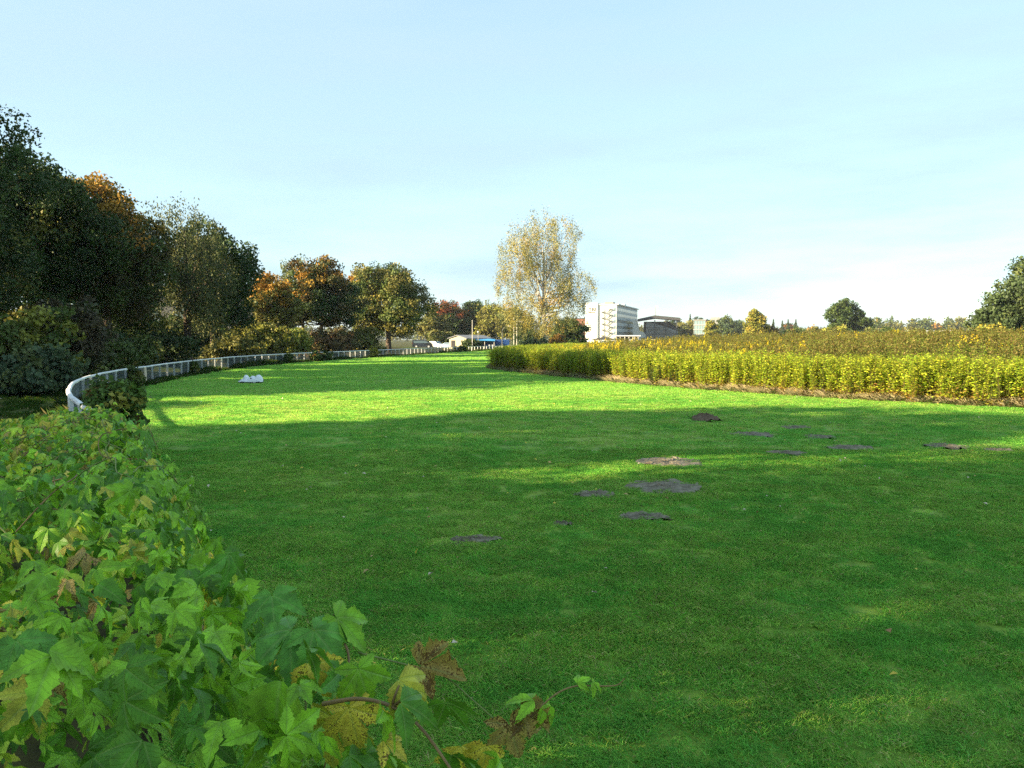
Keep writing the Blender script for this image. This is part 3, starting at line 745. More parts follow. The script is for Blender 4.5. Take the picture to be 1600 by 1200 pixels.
# creepers on the rail
for i, (px, d, H, r, pal, lab) in enumerate([(296, 45.5, 0.7, 0.35, G_MID, 'dark green creeper clump on the rail nearest the thick cream post'), (446, 69, 0.8, 0.5, G_OAK + G_MID, 'dark creeper clump on the rail above the white plastic body'),
        (490, 77, 1.05, 1.1, G_OAK + G_BROWN, 'wide brownish creeper hiding the rail below the lime bush'), (508, 80, 1.05, 1.2, G_OAK + G_MID, 'dark green creeper joined to the wide brownish one'), (584, 93, 1.4, 0.7, G_YG, 'pale green weed clump standing at the rail'),
        (716, 130, 1.2, 1.0, G_MID, 'green shrub breaking the rail in front of the shed'), (200, 32, 1.0, 0.5, G_MID, 'green creeper hanging on the rail left of the thick cream post')]):
    m = np.argmin(np.abs(800 + 1300 * RAIL[:, 0] / np.maximum(RAIL[:, 1], 1) - px) + 1000 * (RAIL[:, 1] < 25))
    bush(lab, RAIL[m, 0], RAIL[m, 1], H, r, pal, ncl=50, per=40, leaf=0.1 + 0.001 * d, clr=0.12, seed=300 + i, z=0, name='creeper_clump', cat='creeper')

bush('dark green and yellow climbing clump at the end of the vine', -7.25, 15.0, 1.34, 0.44, [(3, (.1, .17, .03)), (2, (.07, .12, .025))] + [(1.0, (.3, .28, .05)), (.25, (.3, .2, .06))], ncl=90, per=44, leaf=0.1, clr=0.13, seed=340, z=0, name='creeper_clump', cat='creeper')

# ------------------------------------------------------------------ scatter (grass, weeds): nobody could count them
def scatter(name, label, P, protos, scl, rot, idx):
    coll = bpy.data.collections.new(name + '_kinds')
    for i, p in enumerate(protos): p.name = '%s_kind_%02d' % (name, i); coll.objects.link(p)
    me = bpy.data.meshes.new(name)
    me.vertices.add(len(P)); me.vertices.foreach_set('co', np.asarray(P, np.float32).ravel())
    a = me.attributes.new('scl', 'FLOAT_VECTOR', 'POINT'); a.data.foreach_set('vector', np.asarray(scl, np.float32).ravel())
    a = me.attributes.new('rot', 'FLOAT_VECTOR', 'POINT'); a.data.foreach_set('vector', np.asarray(rot, np.float32).ravel())
    a = me.attributes.new('idx', 'INT', 'POINT'); a.data.foreach_set('value', np.asarray(idx, np.int32))
    o = add(name, me)
    ng = bpy.data.node_groups.new(name, 'GeometryNodeTree')
    ng.interface.new_socket('Geometry', in_out='INPUT', socket_type='NodeSocketGeometry')
    ng.interface.new_socket('Geometry', in_out='OUTPUT', socket_type='NodeSocketGeometry')
    N, L = ng.nodes, ng.links
    gi, go = N.new('NodeGroupInput'), N.new('NodeGroupOutput')
    ip = N.new('GeometryNodeInstanceOnPoints'); ci = N.new('GeometryNodeCollectionInfo')
    ci.inputs['Collection'].default_value = coll; ci.inputs['Separate Children'].default_value = True; ci.inputs['Reset Children'].default_value = True
    ip.inputs['Pick Instance'].default_value = True
    def na(n, ty):
        x = N.new('GeometryNodeInputNamedAttribute'); x.data_type = ty; x.inputs['Name'].default_value = n
        return [s for s in x.outputs if s.enabled and s.name == 'Attribute'][0]
    e2r = N.new('FunctionNodeEulerToRotation')
    L.new(na('rot', 'FLOAT_VECTOR'), e2r.inputs[0]); L.new(e2r.outputs[0], ip.inputs['Rotation'])
    L.new(na('scl', 'FLOAT_VECTOR'), ip.inputs['Scale']); L.new(na('idx', 'INT'), ip.inputs['Instance Index'])
    L.new(gi.outputs[0], ip.inputs['Points']); L.new(ci.outputs[0], ip.inputs['Instance']); L.new(ip.outputs[0], go.inputs[0])
    md = o.modifiers.new('scatter', 'NODES'); md.node_group = ng
    return tag(o, label, kind='stuff')
def blade_proto(name, rng, n, rad, h, w_, pal, lean=0.45):
    a = rng.random(n) * 6.283; r = rad * np.sqrt(rng.random(n))
    B = np.column_stack([r * np.cos(a), r * np.sin(a), np.full(n, -0.003)])
    d = rng.random(n) * 6.283; D = np.column_stack([np.cos(d), np.sin(d), np.zeros(n)])
    S = np.column_stack([-np.sin(d), np.cos(d), np.zeros(n)])
    hh = h * (0.5 + 0.8 * rng.random(n))[:, None]; ln = hh * lean * (0.3 + 1.2 * rng.random(n))[:, None]
    ww = w_ * (0.7 + 0.6 * rng.random(n))[:, None]
    up = np.array([0, 0, 1.0])
    V = np.stack([B - S * ww, B + S * ww, B + up * hh * 0.6 + D * ln * 0.45 + S * ww * 0.75, B + up * hh + D * ln * 1.25, B + up * hh * 0.6 + D * ln * 0.45 - S * ww * 0.75], 1).reshape(-1, 3)
    F = np.arange(n * 5).reshape(n, 5)
    col = pick(rng, pal, n) * (0.75 + 0.5 * rng.random((n, 1)))
    me = np_mesh(name, V, F, MAT['grass_blades'], np.repeat(col, 5, axis=0))
    return bpy.data.objects.new(name, me)
PATCH = [(1045, 722, 110, 15), (1038, 760, 128, 22), (1008, 806, 84, 14), (930, 771, 70, 10), (745, 845, 88, 11), (1175, 678, 70, 8), (1282, 682, 48, 8), (1245, 667, 50, 5), (1325, 700, 82, 8), (1230, 708, 66, 6), (1480, 697, 70, 8), (1560, 703, 48, 5), (880, 819, 34, 5), (1103, 655, 44, 8)]
PE = []
for (px, py, w_, h_) in PATCH:
    c = gnd(px, py); a = gnd(px - w_ / 2, py); b = gnd(px, py - h_ / 2); b2 = gnd(px, py + h_ / 2)
    PE.append((c[0], (b[1] + b2[1]) / 2, c[0] - a[0], abs(b[1] - b2[1]) / 2))
G_GRASS = [(4, (.24, .59, .085)), (3, (.32, .64, .1)), (2, (.46, .68, .12)), (.5, (.53, .68, .17)), (.3, (.62, .58, .25))]
G_DARK = [(4, (.19, .53, .08)), (2, (.23, .57, .085)), (1, (.3, .6, .1))]
G_LIGHT = [(3, (.34, .66, .1)), (3, (.44, .7, .12)), (1.5, (.55, .68, .17)), (.5, (.64, .6, .27))]
def lawn_points(rng, y0, y1, dens, side=2.0, thr=0.72):
    yy = rng.uniform(y0, y1, int(dens * (y1 - y0) * (1.24 * y1 + 2 * side)))
    xx = rng.uniform(-0.62 * y1 - side, 0.62 * y1 + side, len(yy))
    k = (np.abs(xx) < 0.62 * yy + side)
    xx, yy = xx[k], yy[k]
    k = inside(xx, yy, LAWN_POLY); xx, yy = xx[k], yy[k]
    k = np.ones(len(xx), bool)
    for (cx, cy_, a, b) in PE:
        e = ((xx - cx) / a) ** 2 + ((yy - cy_) / b) ** 2
        k &= e > thr + 0.45 * vnoise(xx, yy, 0.3, 9) + 0.35 * vnoise(xx, yy, 0.12, 19) + 0.5 * (rng.random(len(xx)) - 0.6)
    return xx[k], yy[k]
def grass():
    rng = np.random.default_rng(11)
    pr = [blade_proto('grass_tuft', rng, 150, 0.12, h, 0.0021, pal, 1.15) for h, pal in ((0.022, G_DARK), (0.024, G_GRASS), (0.028, G_GRASS), (0.023, G_LIGHT))]
    pr += [blade_proto('grass_tuft', rng, 130, 0.2, h, 0.004, pal, 1.4) for h, pal in ((0.022, G_DARK), (0.025, G_GRASS), (0.024, G_LIGHT))]
    pr += [blade_proto('grass_tuft', rng, 120, 0.36, h, 0.008, G_GRASS, 1.6) for h in (0.022, 0.03)]
    pr += [blade_proto('grass_tuft', rng, 110, 0.75, h, 0.02, G_GRASS, 2.4) for h in (0.024, 0.03)]
    Xs, Ys, Ix, Sc = [], [], [], []
    for (y0, y1, dens, lo, hi, side) in ((3.6, 9, 85, 0, 4, 1.2), (9, 15, 60, 0, 4, 1.5), (15, 30, 20, 4, 7, 2), (30, 75, 7.5, 7, 9, 2.5), (75, 160, 2.2, 9, 11, 3)):
        x, y = lawn_points(rng, y0, y1, dens, side)
        Xs.append(x); Ys.append(y); g = 0.5 + 0.42 * vnoise(x, y, 0.9, 51) + 0.3 * vnoise(x, y, 0.32, 52) + 0.3 * vnoise(x, y, 3.0, 53) + 0.22 * rng.normal(size=len(x)); Ix.append(np.clip(np.floor(lo + g * (hi - lo)), lo, hi - 1).astype(int))
        s = 0.75 + 0.5 * rng.random(len(x)) + 0.3 * vnoise(x, y, 0.8, 4); Sc.append(np.column_stack([np.full(len(x), 1.0), np.full(len(x), 1.0), np.clip(s, 0.7, 1.5)]))
    X, Y, Ix, Sc = np.concatenate(Xs), np.concatenate(Ys), np.concatenate(Ix), np.vstack(Sc)
    rot = np.column_stack([rng.normal(0, .06, len(X)), rng.normal(0, .06, len(X)), rng.random(len(X)) * 6.283])
    scatter('lawn_grass', 'short mown green grass blades covering the track', np.column_stack([X, Y, lawn_z(X, Y)]), pr, Sc, rot, Ix)
    # rough grass outside the rail at the left
    n = 2600; x = rng.uniform(-26, -6, n); y = rng.uniform(12, 36, n)
    dr, sd = seg_dist(x, y, RAIL[::3]); k = (sd > 0) & (dr > 0.25); x, y = x[k], y[k]
    pr2 = [blade_proto('rough_tuft', rng, 110, 0.22, h, 0.005, [(3, (.05, .13, .015)), (2, (.07, .16, .02)), (1, (.12, .14, .03))]) for h in (0.06, 0.09, 0.12)]
    scatter('rough_grass', 'dark rough grass outside the rail at the left', np.column_stack([x, y, ground_z(x, y)]), pr2, np.ones((len(x), 3)) * rng.uniform(.7, 1.3, (len(x), 1)), np.column_stack([rng.normal(0, .08, (len(x), 2)), rng.random(len(x)) * 6.283]), rng.integers(0, 3, len(x)))
    # tall weeds at the foot of the rail
    Pf = resample(RAIL[np.argmax(RAIL[:, 1] > 14):], 0.16); n = len(Pf)
    off = rng.normal(0, 0.16, (n, 2)); x, y = Pf[:, 0] + off[:, 0] + 0.12, Pf[:, 1] + off[:, 1]
    pr3 = [blade_proto('rail_weed', rng, 60, 0.2, h, 0.014, [(3, (.045, .1, .02)), (2, (.06, .12, .02)), (1, (.14, .13, .05))], 0.6) for h in (0.2, 0.28, 0.36)]
    s = np.clip(0.55 + 0.5 * vnoise(x, y, 3.0, 8) + 0.3 * rng.random(n), 0.25, 1.6)
    scatter('rail_weeds', 'uncut weeds along the foot of the white rail', np.column_stack([x, y, np.zeros(n)]), pr3, np.column_stack([np.ones(n), np.ones(n), s]), np.column_stack([np.zeros((n, 2)), rng.random(n) * 6.283]), rng.integers(0, 3, n))
grass()

# bare soil patches and molehill
def soil(i, label, name, m, hgt=0.0):
    rng = np.random.default_rng(500 + i)
    cx, cy_, a, b = PE[i]
    nr, na = 9, 40
    th = np.linspace(0, 2 * math.pi, na, endpoint=False)
    wob = 1 + 0.12 * np.sin(th * 2 + rng.random() * 6) + 0.09 * np.sin(th * 3 + rng.random() * 6) + 0.06 * np.sin(th * 7 + rng.random() * 6) + 0.05 * rng.normal(size=na)
    V = [(0, 0, 0)]
    for r in range(1, nr + 1):
        f = r / nr
        for k in range(na): V.append((a * f * wob[k] * math.cos(th[k]), b * f * wob[k] * math.sin(th[k]), 0))
    V = np.array(V)
    rr = np.hypot(V[:, 0] / a, V[:, 1] / b)
    V[:, 2] = lawn_z(V[:, 0] + cx, V[:, 1] + cy_) + 0.006 + hgt * np.clip(1 - rr, 0, 1) ** 0.8 + (0.014 + 0.1 * hgt) * np.abs(rng.normal(size=len(V))) * (rr < 0.95) - 0.03 * (rr > 0.97)
    F = [(0, 1 + k, 1 + (k + 1) % na, 1 + (k + 1) % na) for k in range(na)]
    me = bpy.data.meshes.new(name)
    fs = [(0, 1 + k, 1 + (k + 1) % na) for k in range(na)]
    for r in range(nr - 1):
        for k in range(na):
            p = 1 + r * na; fs.append((p + k, p + na + k, p + na + (k + 1) % na, p + (k + 1) % na))
    me.from_pydata([tuple(v) for v in V], [], fs); me.materials.append(MAT[m]); me.update()
    o = add(name, me, loc=(cx, cy_, 0))
    return o
SOIL_LAB = ['large bare soil patch with a reddish near rim', 'largest grey bare soil patch on the lawn', 'bare soil patch below the largest one, partly grown over', 'faint brown soil patch left of the largest one', 'flat dark soil patch nearest the vines',
            'oval soil patch right of and below the molehill', 'small soil patch with pale crumbs right of the oval one', 'thin faint soil patch farthest from the camera', 'long soil patch at the right end of the cluster', 'thin soil patch left of the long one',
            'wide soil patch near the right edge of the lawn', 'small faint soil patch at the right edge', 'tiny soil scar left of the partly grown over patch']
for i, lab in enumerate(SOIL_LAB):
    tag(soil(i, lab, 'soil_patch', 'soil'), lab, 'soil patch', 'bare soil patches on the lawn')
tag(soil(13, '', 'molehill', 'mole_soil', 0.11), 'dark brown molehill on the lawn at the edge of the sunlight', 'molehill')

# fallen leaves
def fallen():
    rng = np.random.default_rng(21)
    x, y = lawn_points(rng, 4, 34, 0.9, 1.0)
    x2 = rng.uniform(-24, -8, 500); y2 = rng.uniform(14, 34, 500); dr, sd = seg_dist(x2, y2, RAIL[::3]); k = (sd > 0) & (dr > 0.3); x2, y2 = x2[k], y2[k]
    z = np.r_[lawn_z(x, y) + 0.05, ground_z(x2, y2) + 0.06]
    x = np.r_[x, x2]; y = np.r_[y, y2]; n = len(x)
    col = pick(rng, [(3, (.62, .52, .4)), (2, (.45, .34, .14)), (2, (.6, .48, .08)), (1, (.34, .18, .08))], n)
    V, F, c = leaves(rng, np.column_stack([x, y, z]), unit(rng, n) * np.array([1, 1, .3]), unit(rng, n) * 0.5 + np.array([0, 0, 1]), rng.uniform(0.03, 0.068, n), col, 0.7, 0.25)
    tag(add('fallen_leaves', np_mesh('fallen_leaves', V, F, MAT['dead_leaf'], c)), 'scattered pale and yellow fallen leaves on the grass', kind='stuff')
fallen()

# ------------------------------------------------------------------ weed bed inside the track (goldenrod)
def weed_proto(name, rng, H, nl, ll, lw, pal, low=None, plume=None, npl=0, z0=0.05, spread=0.06, ps=0.05, pw=0.06, up=0.55):
    Vs, Fs, Cs, nb = [], [], [], 0
    for st in range(3):
        bx, by = rng.normal(0, spread, 2); tx, ty = rng.normal(0, 0.09, 2) * H; h = H * (0.82 + 0.22 * rng.random())
        V, F = tube([(bx, by, -0.05), (bx + tx * .3, by + ty * .3, h * .5), (bx + tx, by + ty, h)], [0.006, 0.005, 0.003], 3)
        Vs.append(V); Fs.append(F + nb); nb += len(V); Cs.append(np.tile([0.14, 0.12, 0.04], (len(V), 1)))
        n = nl // 3; s = z0 + (1 - z0) * rng.random(n) ** 0.85; a = rng.random(n) * 6.283
        ln = ll * (0.6 + 0.6 * rng.random(n)) * (1.1 - 0.45 * s)
        D = np.column_stack([np.cos(a), np.sin(a), up * (rng.random(n) * 1.5 - 0.35)])
        C = np.column_stack([bx + tx * s, by + ty * s, h * s]) + D * ln[:, None] * 0.55
        col = pick(rng, pal, n)
        if low is not None:
            c2 = pick(rng, low, n); col = np.where((rng.random(n) < 1.15 - s * 2.6)[:, None], c2, col)
        V, F, c = leaves(rng, C, D, unit(rng, n) + np.array([0, 0, .45]), ln, col * (0.75 + 0.5 * rng.random((n, 1))), lw, 0.2)
        Vs.append(V); Fs.append(F + nb); Cs.append(c); nb += len(V)
        if npl:
            m = npl // 3; u = rng.random(m); a = rng.random(m) * 6.283; r = pw * H * u * rng.random(m)
            C = np.column_stack([bx + tx + r * np.cos(a), by + ty + r * np.sin(a), h * (1.06 - 0.26 * u)])
            V, F, c = leaves(rng, C, unit(rng, m) + np.array([0, 0, .6]), unit(rng, m), ps * (0.6 + 0.8 * rng.random(m)), pick(rng, plume, m) * (0.7 + 0.6 * rng.random((m, 1))), 0.6, 0.2)
            Vs.append(V); Fs.append(F + nb); Cs.append(c); nb += len(V)
    me = np_mesh(name, np.vstack(Vs), np.vstack(Fs), MAT['weed_leaves'], np.vstack(Cs))
    return bpy.data.objects.new(name, me)
def weeds():
    rng = np.random.default_rng(31)
    YG = [(4, (.33, .43, .03)), (3, (.41, .47, .035)), (2, (.24, .37, .03)), (.8, (.52, .46, .05))]
    LOW = [(2, (.42, .32, .06)), (1.2, (.3, .18, .05)), (2, (.38, .34, .05))]
    GR = [(3, (.15, .22, .03)), (2, (.2, .26, .035)), (1, (.12, .19, .03))]
    BR = [(2.4, (.16, .125, .035)), (2, (.18, .155, .04)), (.6, (.32, .26, .09)), (4.5, (.14, .165, .03))]
    YE = [(3, (.6, .5, .025)), (2, (.5, .44, .03))]
    pr = [weed_proto('goldenrod_leafy', rng, 1.45, 165, 0.1, 0.42, YG, LOW) for _ in range(4)]                                 # 0-3 front edge
    pr += [weed_proto('goldenrod_green', rng, 1.3, 84, 0.12, 0.4, GR + YG[:1], LOW, BR, 24) for _ in range(2)]                      # 4-5 green
    pr += [weed_proto('goldenrod_faded', rng, 1.5, 60, 0.11, 0.32, GR + [(2, (.2, .17, .05))], LOW, BR, 75, ps=0.06, pw=0.11) for _ in range(3)]  # 6-8 brown plumes
    pr += [weed_proto('goldenrod_flower', rng, 1.5, 60, 0.11, 0.35, GR, LOW, YE, 75, ps=0.065, pw=0.12)]                           # 9 yellow flowers
    pr += [weed_proto('nettle', rng, 1.15, 90, 0.11, 0.5, [(3, (.05, .085, .02)), (2, (.07, .11, .025))], None) for _ in range(1)]  # 10 dark green
    P, Ix, Sc = [], [], []
    def put(x, y, ix, s):
        P.append(np.column_stack([x, y, ground_z(x, y)])); Ix.append(ix); Sc.append(s)
    # front edge, following the inner curve
    E = resample(INNER, 0.25)
    E = E[(E[:, 1] > 10) & (E[:, 1] < 125)]
    T = np.gradient(E, axis=0); T /= np.linalg.norm(T, axis=1)[:, None]; NR = np.column_stack([T[:, 1], -T[:, 0]])      # into the bed (right of travel)
    test = E + NR * 0.5
    if inside(test[:, 0], test[:, 1], BED_POLY).mean() < 0.5: NR = -NR
    for off, den, h in ((0.06, 1.6, 0.9), (0.26, 2.0, 0.96), (0.5, 2.0, 1.0), (0.8, 1.9, 1.03), (1.15, 1.7, 1.04), (1.55, 1.5, 1.04), (2.0, 1.0, 1.02), (2.5, 0.9, 0.98), (3.0, .9, .95)):
        n = int(len(E) * den); k = rng.integers(0, len(E), n)
        q = E[k] + NR[k] * (off + rng.normal(0, 0.14, n) + 0.22 * vnoise(E[k, 0], E[k, 1], 0.8, 6))[:, None] + T[k] * rng.uniform(-.15, .15, n)[:, None]
        x, y = q[:, 0], q[:, 1]
        gap = (vnoise(x, y, 0.75, 12) < -0.8)
        ix = np.where(rng.random(n) < 0.9, rng.integers(0, 4, n), rng.integers(4, 6, n)); ix = np.where(gap, 10, ix)
        s = h * (0.94 + 0.13 * rng.random(n) + 0.06 * vnoise(x, y, 2.5, 13)); s = np.where(gap, s * 0.75, s)
        put(x, y, ix, s)
    # field behind
    for (y0, y1, den) in ((14, 45, 4.5), (45, 80, 2.6), (80, 150, 0.9)):
        n = int(den * (y1 - y0) * 110); x = rng.uniform(-3, 107, n); y = rng.uniform(y0, y1, n)
        k = inside(x, y, BED_POLY) & (x < 0.66 * y + 6); x, y = x[k], y[k]
        di, _ = seg_dist(x, y, INNER[::3]); k = di > 2.6; x, y, di = x[k], y[k], di[k]; n = len(x)
        g = vnoise(x, y, 5, 14) + 0.5 * vnoise(x, y, 1.8, 15)
        green = (di < 7) | (g > 0.15)
        ix = np.where(green & (rng.random(n) < 0.75), rng.integers(4, 6, n), rng.integers(6, 9, n))
        fl = (vnoise(x, y, 3.2, 17) > 0.5) & (rng.random(n) < 0.07) | ((x < 14) & (y > 40) & (di > 3) & (di < 22) & (rng.random(n) < 0.14))
        ix = np.where(fl & (di > 3), 9, ix)
        s = np.where(di < 6, 0.82, 1.0) * (0.85 + 0.3 * rng.random(n) + 0.1 * vnoise(x, y, 4, 18)); s = np.where(y > 80, s * 1.2, s)
        put(x, y, ix, s)
    P_, Ix_, Sc_ = np.vstack(P), np.concatenate(Ix), np.concatenate(Sc); n = len(P_)
    scatter('goldenrod_weeds', 'tall yellow green goldenrod weeds with a clean cut edge and brown plumes behind', P_, pr, np.column_stack([Sc_ * 1.3, Sc_ * 1.3, Sc_]), np.column_stack([rng.normal(0, .06, (n, 2)), rng.random(n) * 6.283]), Ix_)
    # dry straw at the foot
    pr2 = [blade_proto('straw_tuft', rng, 60, 0.22, h, 0.006, [(3, (.7, .62, .4)), (2, (.6, .52, .32)), (1, (.5, .5, .22))], 0.7) for h in (0.12, 0.2, 0.3)]
    n = len(E) * 9; k = rng.integers(0, len(E), n); off = rng.normal(0.0, 0.1, n)
    q = E[k] + NR[k] * off[:, None]
    s = np.clip(0.4 + 1.6 * (off + 0.15), 0.2, 1.2)
    scatter('straw_litter', 'pale dry straw along the foot of the goldenrod', np.column_stack([q, np.zeros(n)]), pr2, np.column_stack([np.ones(n), np.ones(n), s]), np.column_stack([np.zeros((n, 2)), rng.random(n) * 6.283]), rng.integers(0, 3, n))
weeds()

# ------------------------------------------------------------------ buildings far behind
def win_mesh(name, m, dx, dy, dz):
    return MB().box(-dx / 2, dx / 2, -dy / 2, dy / 2, 0, dz).mesh(name, MAT[m])
def hotel():
    t = empty('office_block', (50.5, 402, 0), R(-16.6))
    MB().box(-9.3, 0, 0, 69, -1, 18.5).build('wall', MAT['render_white'], t)
    MB().box(-15.2, -9.302, -0.9, 10, -1, 19.6).build('stair_tower', MAT['render_white'], t)
    fac = MB().box(0.002, 0.12, 0.6, 69, -1, 18.2).build('side_facade', MAT['facade_grey'], t)
    rf = MB().box(-9.29, 0.9, -0.5, 69.6, 18.502, 19.0).build('roof', MAT['facade_trim'], t)
    MB().box(-6.5, -2.5, 4, 10, 19.002, 20.1).build('roof_plant', MAT['steel_grey'], rf)
    MB().box(-8.5, -7, 12, 22, 19.002, 20.0).build('roof_plant', MAT['concrete'], rf)
    MB().box(-2.5, -1, 30, 34, 19.002, 20.2).build('roof_plant', MAT['facade_trim'], rf)
    wm = win_mesh('window', 'glass_dark', 0.08, 2.3, 1.45)
    for r in range(5):
        for k in range(22): add('window', wm, t, (0.165, 2.2 + k * 3.08, 4.3 + r * 2.85))
    band = MB().box(0, 0.1, 0, 67.5, 0, 0.35).mesh('sill_band', MAT['facade_trim'])
    for r in range(5): add('sill_band', band, t, (0.122, 1.0, 3.6 + r * 2.85))
    MB().box(0.125, 0.2, 1.2, 68, 0.6, 2.9).build('shop_front', MAT['glass_blue'], t)
    ml = MB().box(0, 0.12, -0.12, 0.12, 0, 2.6).mesh('mullion', MAT['render_white'])
    for k in range(14): add('mullion', ml, t, (0.21, 3 + k * 4.8, 0.5))
    fw = win_mesh('window', 'glass_blue', 0.9, 0.08, 1.5)
    for r in range(6): add('window', fw, t, (-1.0, -0.06, 1.6 + r * 2.85))
    dm = win_mesh('balcony_door', 'facade_grey', 1.5, 0.08, 2.3)
    for r in range(6): add('balcony_door', dm, t, (-6.6, -0.07, 1.0 + r * 2.85)); 
    for r in range(5): add('balcony_door', dm, t, (-3.4, -0.07, 2.4 + r * 2.85))
    # zigzag fire stair
    st = MB()
    for r in range(6):
        z = 1.0 + r * 2.85
        st.box(-8.0, -5.9, -1.7, -0.15, z - 0.12, z)
        st.box(-4.3, -2.4, -1.7, -0.15, z + 1.3, z + 1.42)
        for (x0, z0, x1, z1) in ((-5.9, z, -4.3, z + 1.4), (-5.9, z + 2.85, -4.3, z + 1.4)):
            if r == 5 and z1 < z0 and z0 > 17: continue
            for y in (-1.68, -0.95):
                st.hexa([(x0, y, z0 - .2), (x1, y, z1 - .2), (x1, y + .1, z1 - .2), (x0, y + .1, z0 - .2), (x0, y, z0 + .12), (x1, y, z1 + .12), (x1, y + .1, z1 + .12), (x0, y + .1, z0 + .12)])
            st.hexa([(x0, -1.7, z0 + .9), (x1, -1.7, z1 + .9), (x1, -1.64, z1 + .9), (x0, -1.64, z0 + .9), (x0, -1.7, z0 + 1.0), (x1, -1.7, z1 + 1.0), (x1, -1.64, z1 + 1.0), (x0, -1.64, z0 + 1.0)])
        st.box(-8.0, -5.9, -1.72, -1.66, z + .9, z + 1.0); st.box(-4.3, -2.4, -1.72, -1.66, z + 2.2, z + 2.3)
    for x in (-8.0, -5.95, -4.35, -2.45): st.box(x, x + .1, -1.75, -1.66, -1, 16.5)
    st.build('fire_stair', MAT['steel_grey'], t)
    cu = bpy.data.curves.new('sign_letters', 'FONT'); cu.body = 'TBI'; cu.size = 2.5; cu.extrude = 0.08; cu.align_x = 'CENTER'; cu.space_character = 1.05
    cu.materials.append(MAT['sign_black'])
    tmp = bpy.data.objects.new('tmp', cu); lm = bpy.data.meshes.new_from_object(tmp); bpy.data.objects.remove(tmp)
    add('sign_letters', lm, t, (-11.9, -1.0, 15.6), (R(90), 0, 0))
    MB().box(-13.8, -10.3, -1.0, -0.905, 14.7, 15.1).build('sign_line', MAT['sign_black'], t)
    tag(t, 'white six storey block with fire stair and dark letters', 'building')
hotel()
def grandstand():
    t = empty('grandstand', (64.5, 430, 0), R(-10))
    r = MB().prism([(0.2, 11.3), (9, 12.7), (21.8, 11.5), (21.8, 12.9), (9, 14.2), (0.2, 12.3)], -2, 14).build('roof', MAT['roof_dark'], t)
    MB().tube([(9.3, 4, 14.1), (9.3, 4, 19.6)], [0.16, 0.09], 6).build('mast', MAT['steel_grey'], r)
    MB().box(9.4, 10.4, 3.97, 4.03, 18.2, 19.4).build('flag', MAT['white_plastic'], r)
    MB().prism([(4.5, 4.6), (20.6, 4.6), (20.6, 6.2), (11, 9.4), (4.5, 11.2)], 2, 12).build('seating_tier', MAT['concrete'], t)
    MB().prism([(3.2, 4.7), (20.5, 4.7), (20.5, 8.0), (16.5, 11.2), (3.2, 11.2)], 9, 12.5).build('rear_wall', MAT['roof_dark'], t)
    step = MB().box(0, 16, -0.4, 0.1, 0, 0.25).mesh('seat_row', MAT['steel_grey'])
    for k in range(5): add('seat_row', step, t, (4.6, 1.85 - 0.02 * k, 4.9 + k * 0.8), scl=(1 - 0.1 * k, 1, 1))
    c = MB().box(-0.25, 0.25, -0.25, 0.25, 0, 11.8).mesh('column', MAT['roof_dark'])
    for x in (9, 14.5, 20): add('column', c, t, (x, -0.6, 0))
    MB().box(4.5, 21, 2.4, 12, -1, 4.55).build('glazed_hall', MAT['glass_dark'], t)
    m = MB().box(-0.12, 0.12, -0.1, 0.1, 0, 4.4).mesh('mullion', MAT['concrete'])
    for k in range(9): add('mullion', m, t, (5.5 + k * 1.8, 2.28, 0))
    MB().prism([(-2.2, -1), (5.2, -1), (5.2, 3.9), (3.4, 5.6), (1.2, 6.4), (0.4, 9.8), (-0.4, 12.4), (-2.2, 12.8)], 3, 9).build('stair_wing', MAT['render_white'], t)
    w = win_mesh('window', 'glass_dark', 0.8, 0.1, 1.9)
    for k in range(3): add('window', w, t, (0.6 + k * 1.6, 2.93, 0.9))
    tag(t, 'dark cantilever roofed grandstand with cream stair wing and flag mast', 'grandstand')
grandstand()
def glass_tower():
    t = empty('glass_tower', (104.5, 450, 0), R(-24))
    MB().box(-6.4, 0, 0, 9, -1, 12.2).build('core', MAT['glass_blue'], t)
    MB().box(0.002, 0.4, 0.2, 16, -1, 12.4).build('brick_side', MAT['brick_red'], t)
    f = MB().box(-6.6, 0.1, -0.25, -0.02, 0, 0.4).mesh('floor_band', MAT['concrete'])
    for k in range(5): add('floor_band', f, t, (0, 0, 2.0 + k * 2.5))
    m = MB().box(-0.08, 0.08, -0.16, -0.03, 0, 12).mesh('mullion', MAT['concrete'])
    for k in range(5): add('mullion', m, t, (-6.2 + k * 1.5, 0.01, 0))
    MB().box(-6.7, 0.5, -0.4, 9.2, 12.21, 12.6).build('roof', MAT['steel_grey'], t)
    tag(t, 'blue glass tower block with red brick side', 'building')
    u = empty('tower_block', (114.5, 480, 0), R(-10))
    MB().box(0, 5, 0, 6, -1, 14.6).build('wall', MAT['concrete'], u)
    w = win_mesh('window', 'glass_dark', 1.2, 0.1, 1.2)
    for r in range(5):
        for k in range(2): add('window', w, u, (1.4 + 2.2 * k, -0.06, 1.5 + r * 2.6))
    tag(u, 'narrow grey tower behind the glass one', 'building')
glass_tower()
def low_house(label, name, x, y, w, d, h, wall, roof, pitch, rz=0, nwin=3, eave=0.25):
    t = empty(name, (x, y, 0), R(rz))
    MB().box(0, w, 0, d, -1, h).build('wall', MAT[wall], t)
    if pitch > 0: MB().prism([(-eave, h + .01), (w + eave, h + .01), (w * .55, h + pitch), (w * .45, h + pitch)], -eave, d + eave).build('roof', MAT[roof], t)
    else: MB().box(-eave, w + eave, -eave, d + eave, h + .005, h + .3).build('roof', MAT[roof], t)
    wm = win_mesh('window', 'glass_dark', w / (nwin * 2.2), 0.1, h * 0.3)
    for k in range(nwin): add('window', wm, t, (w * (k + .5) / nwin, -0.06, h * 0.45))
    return tag(t, label, 'building')
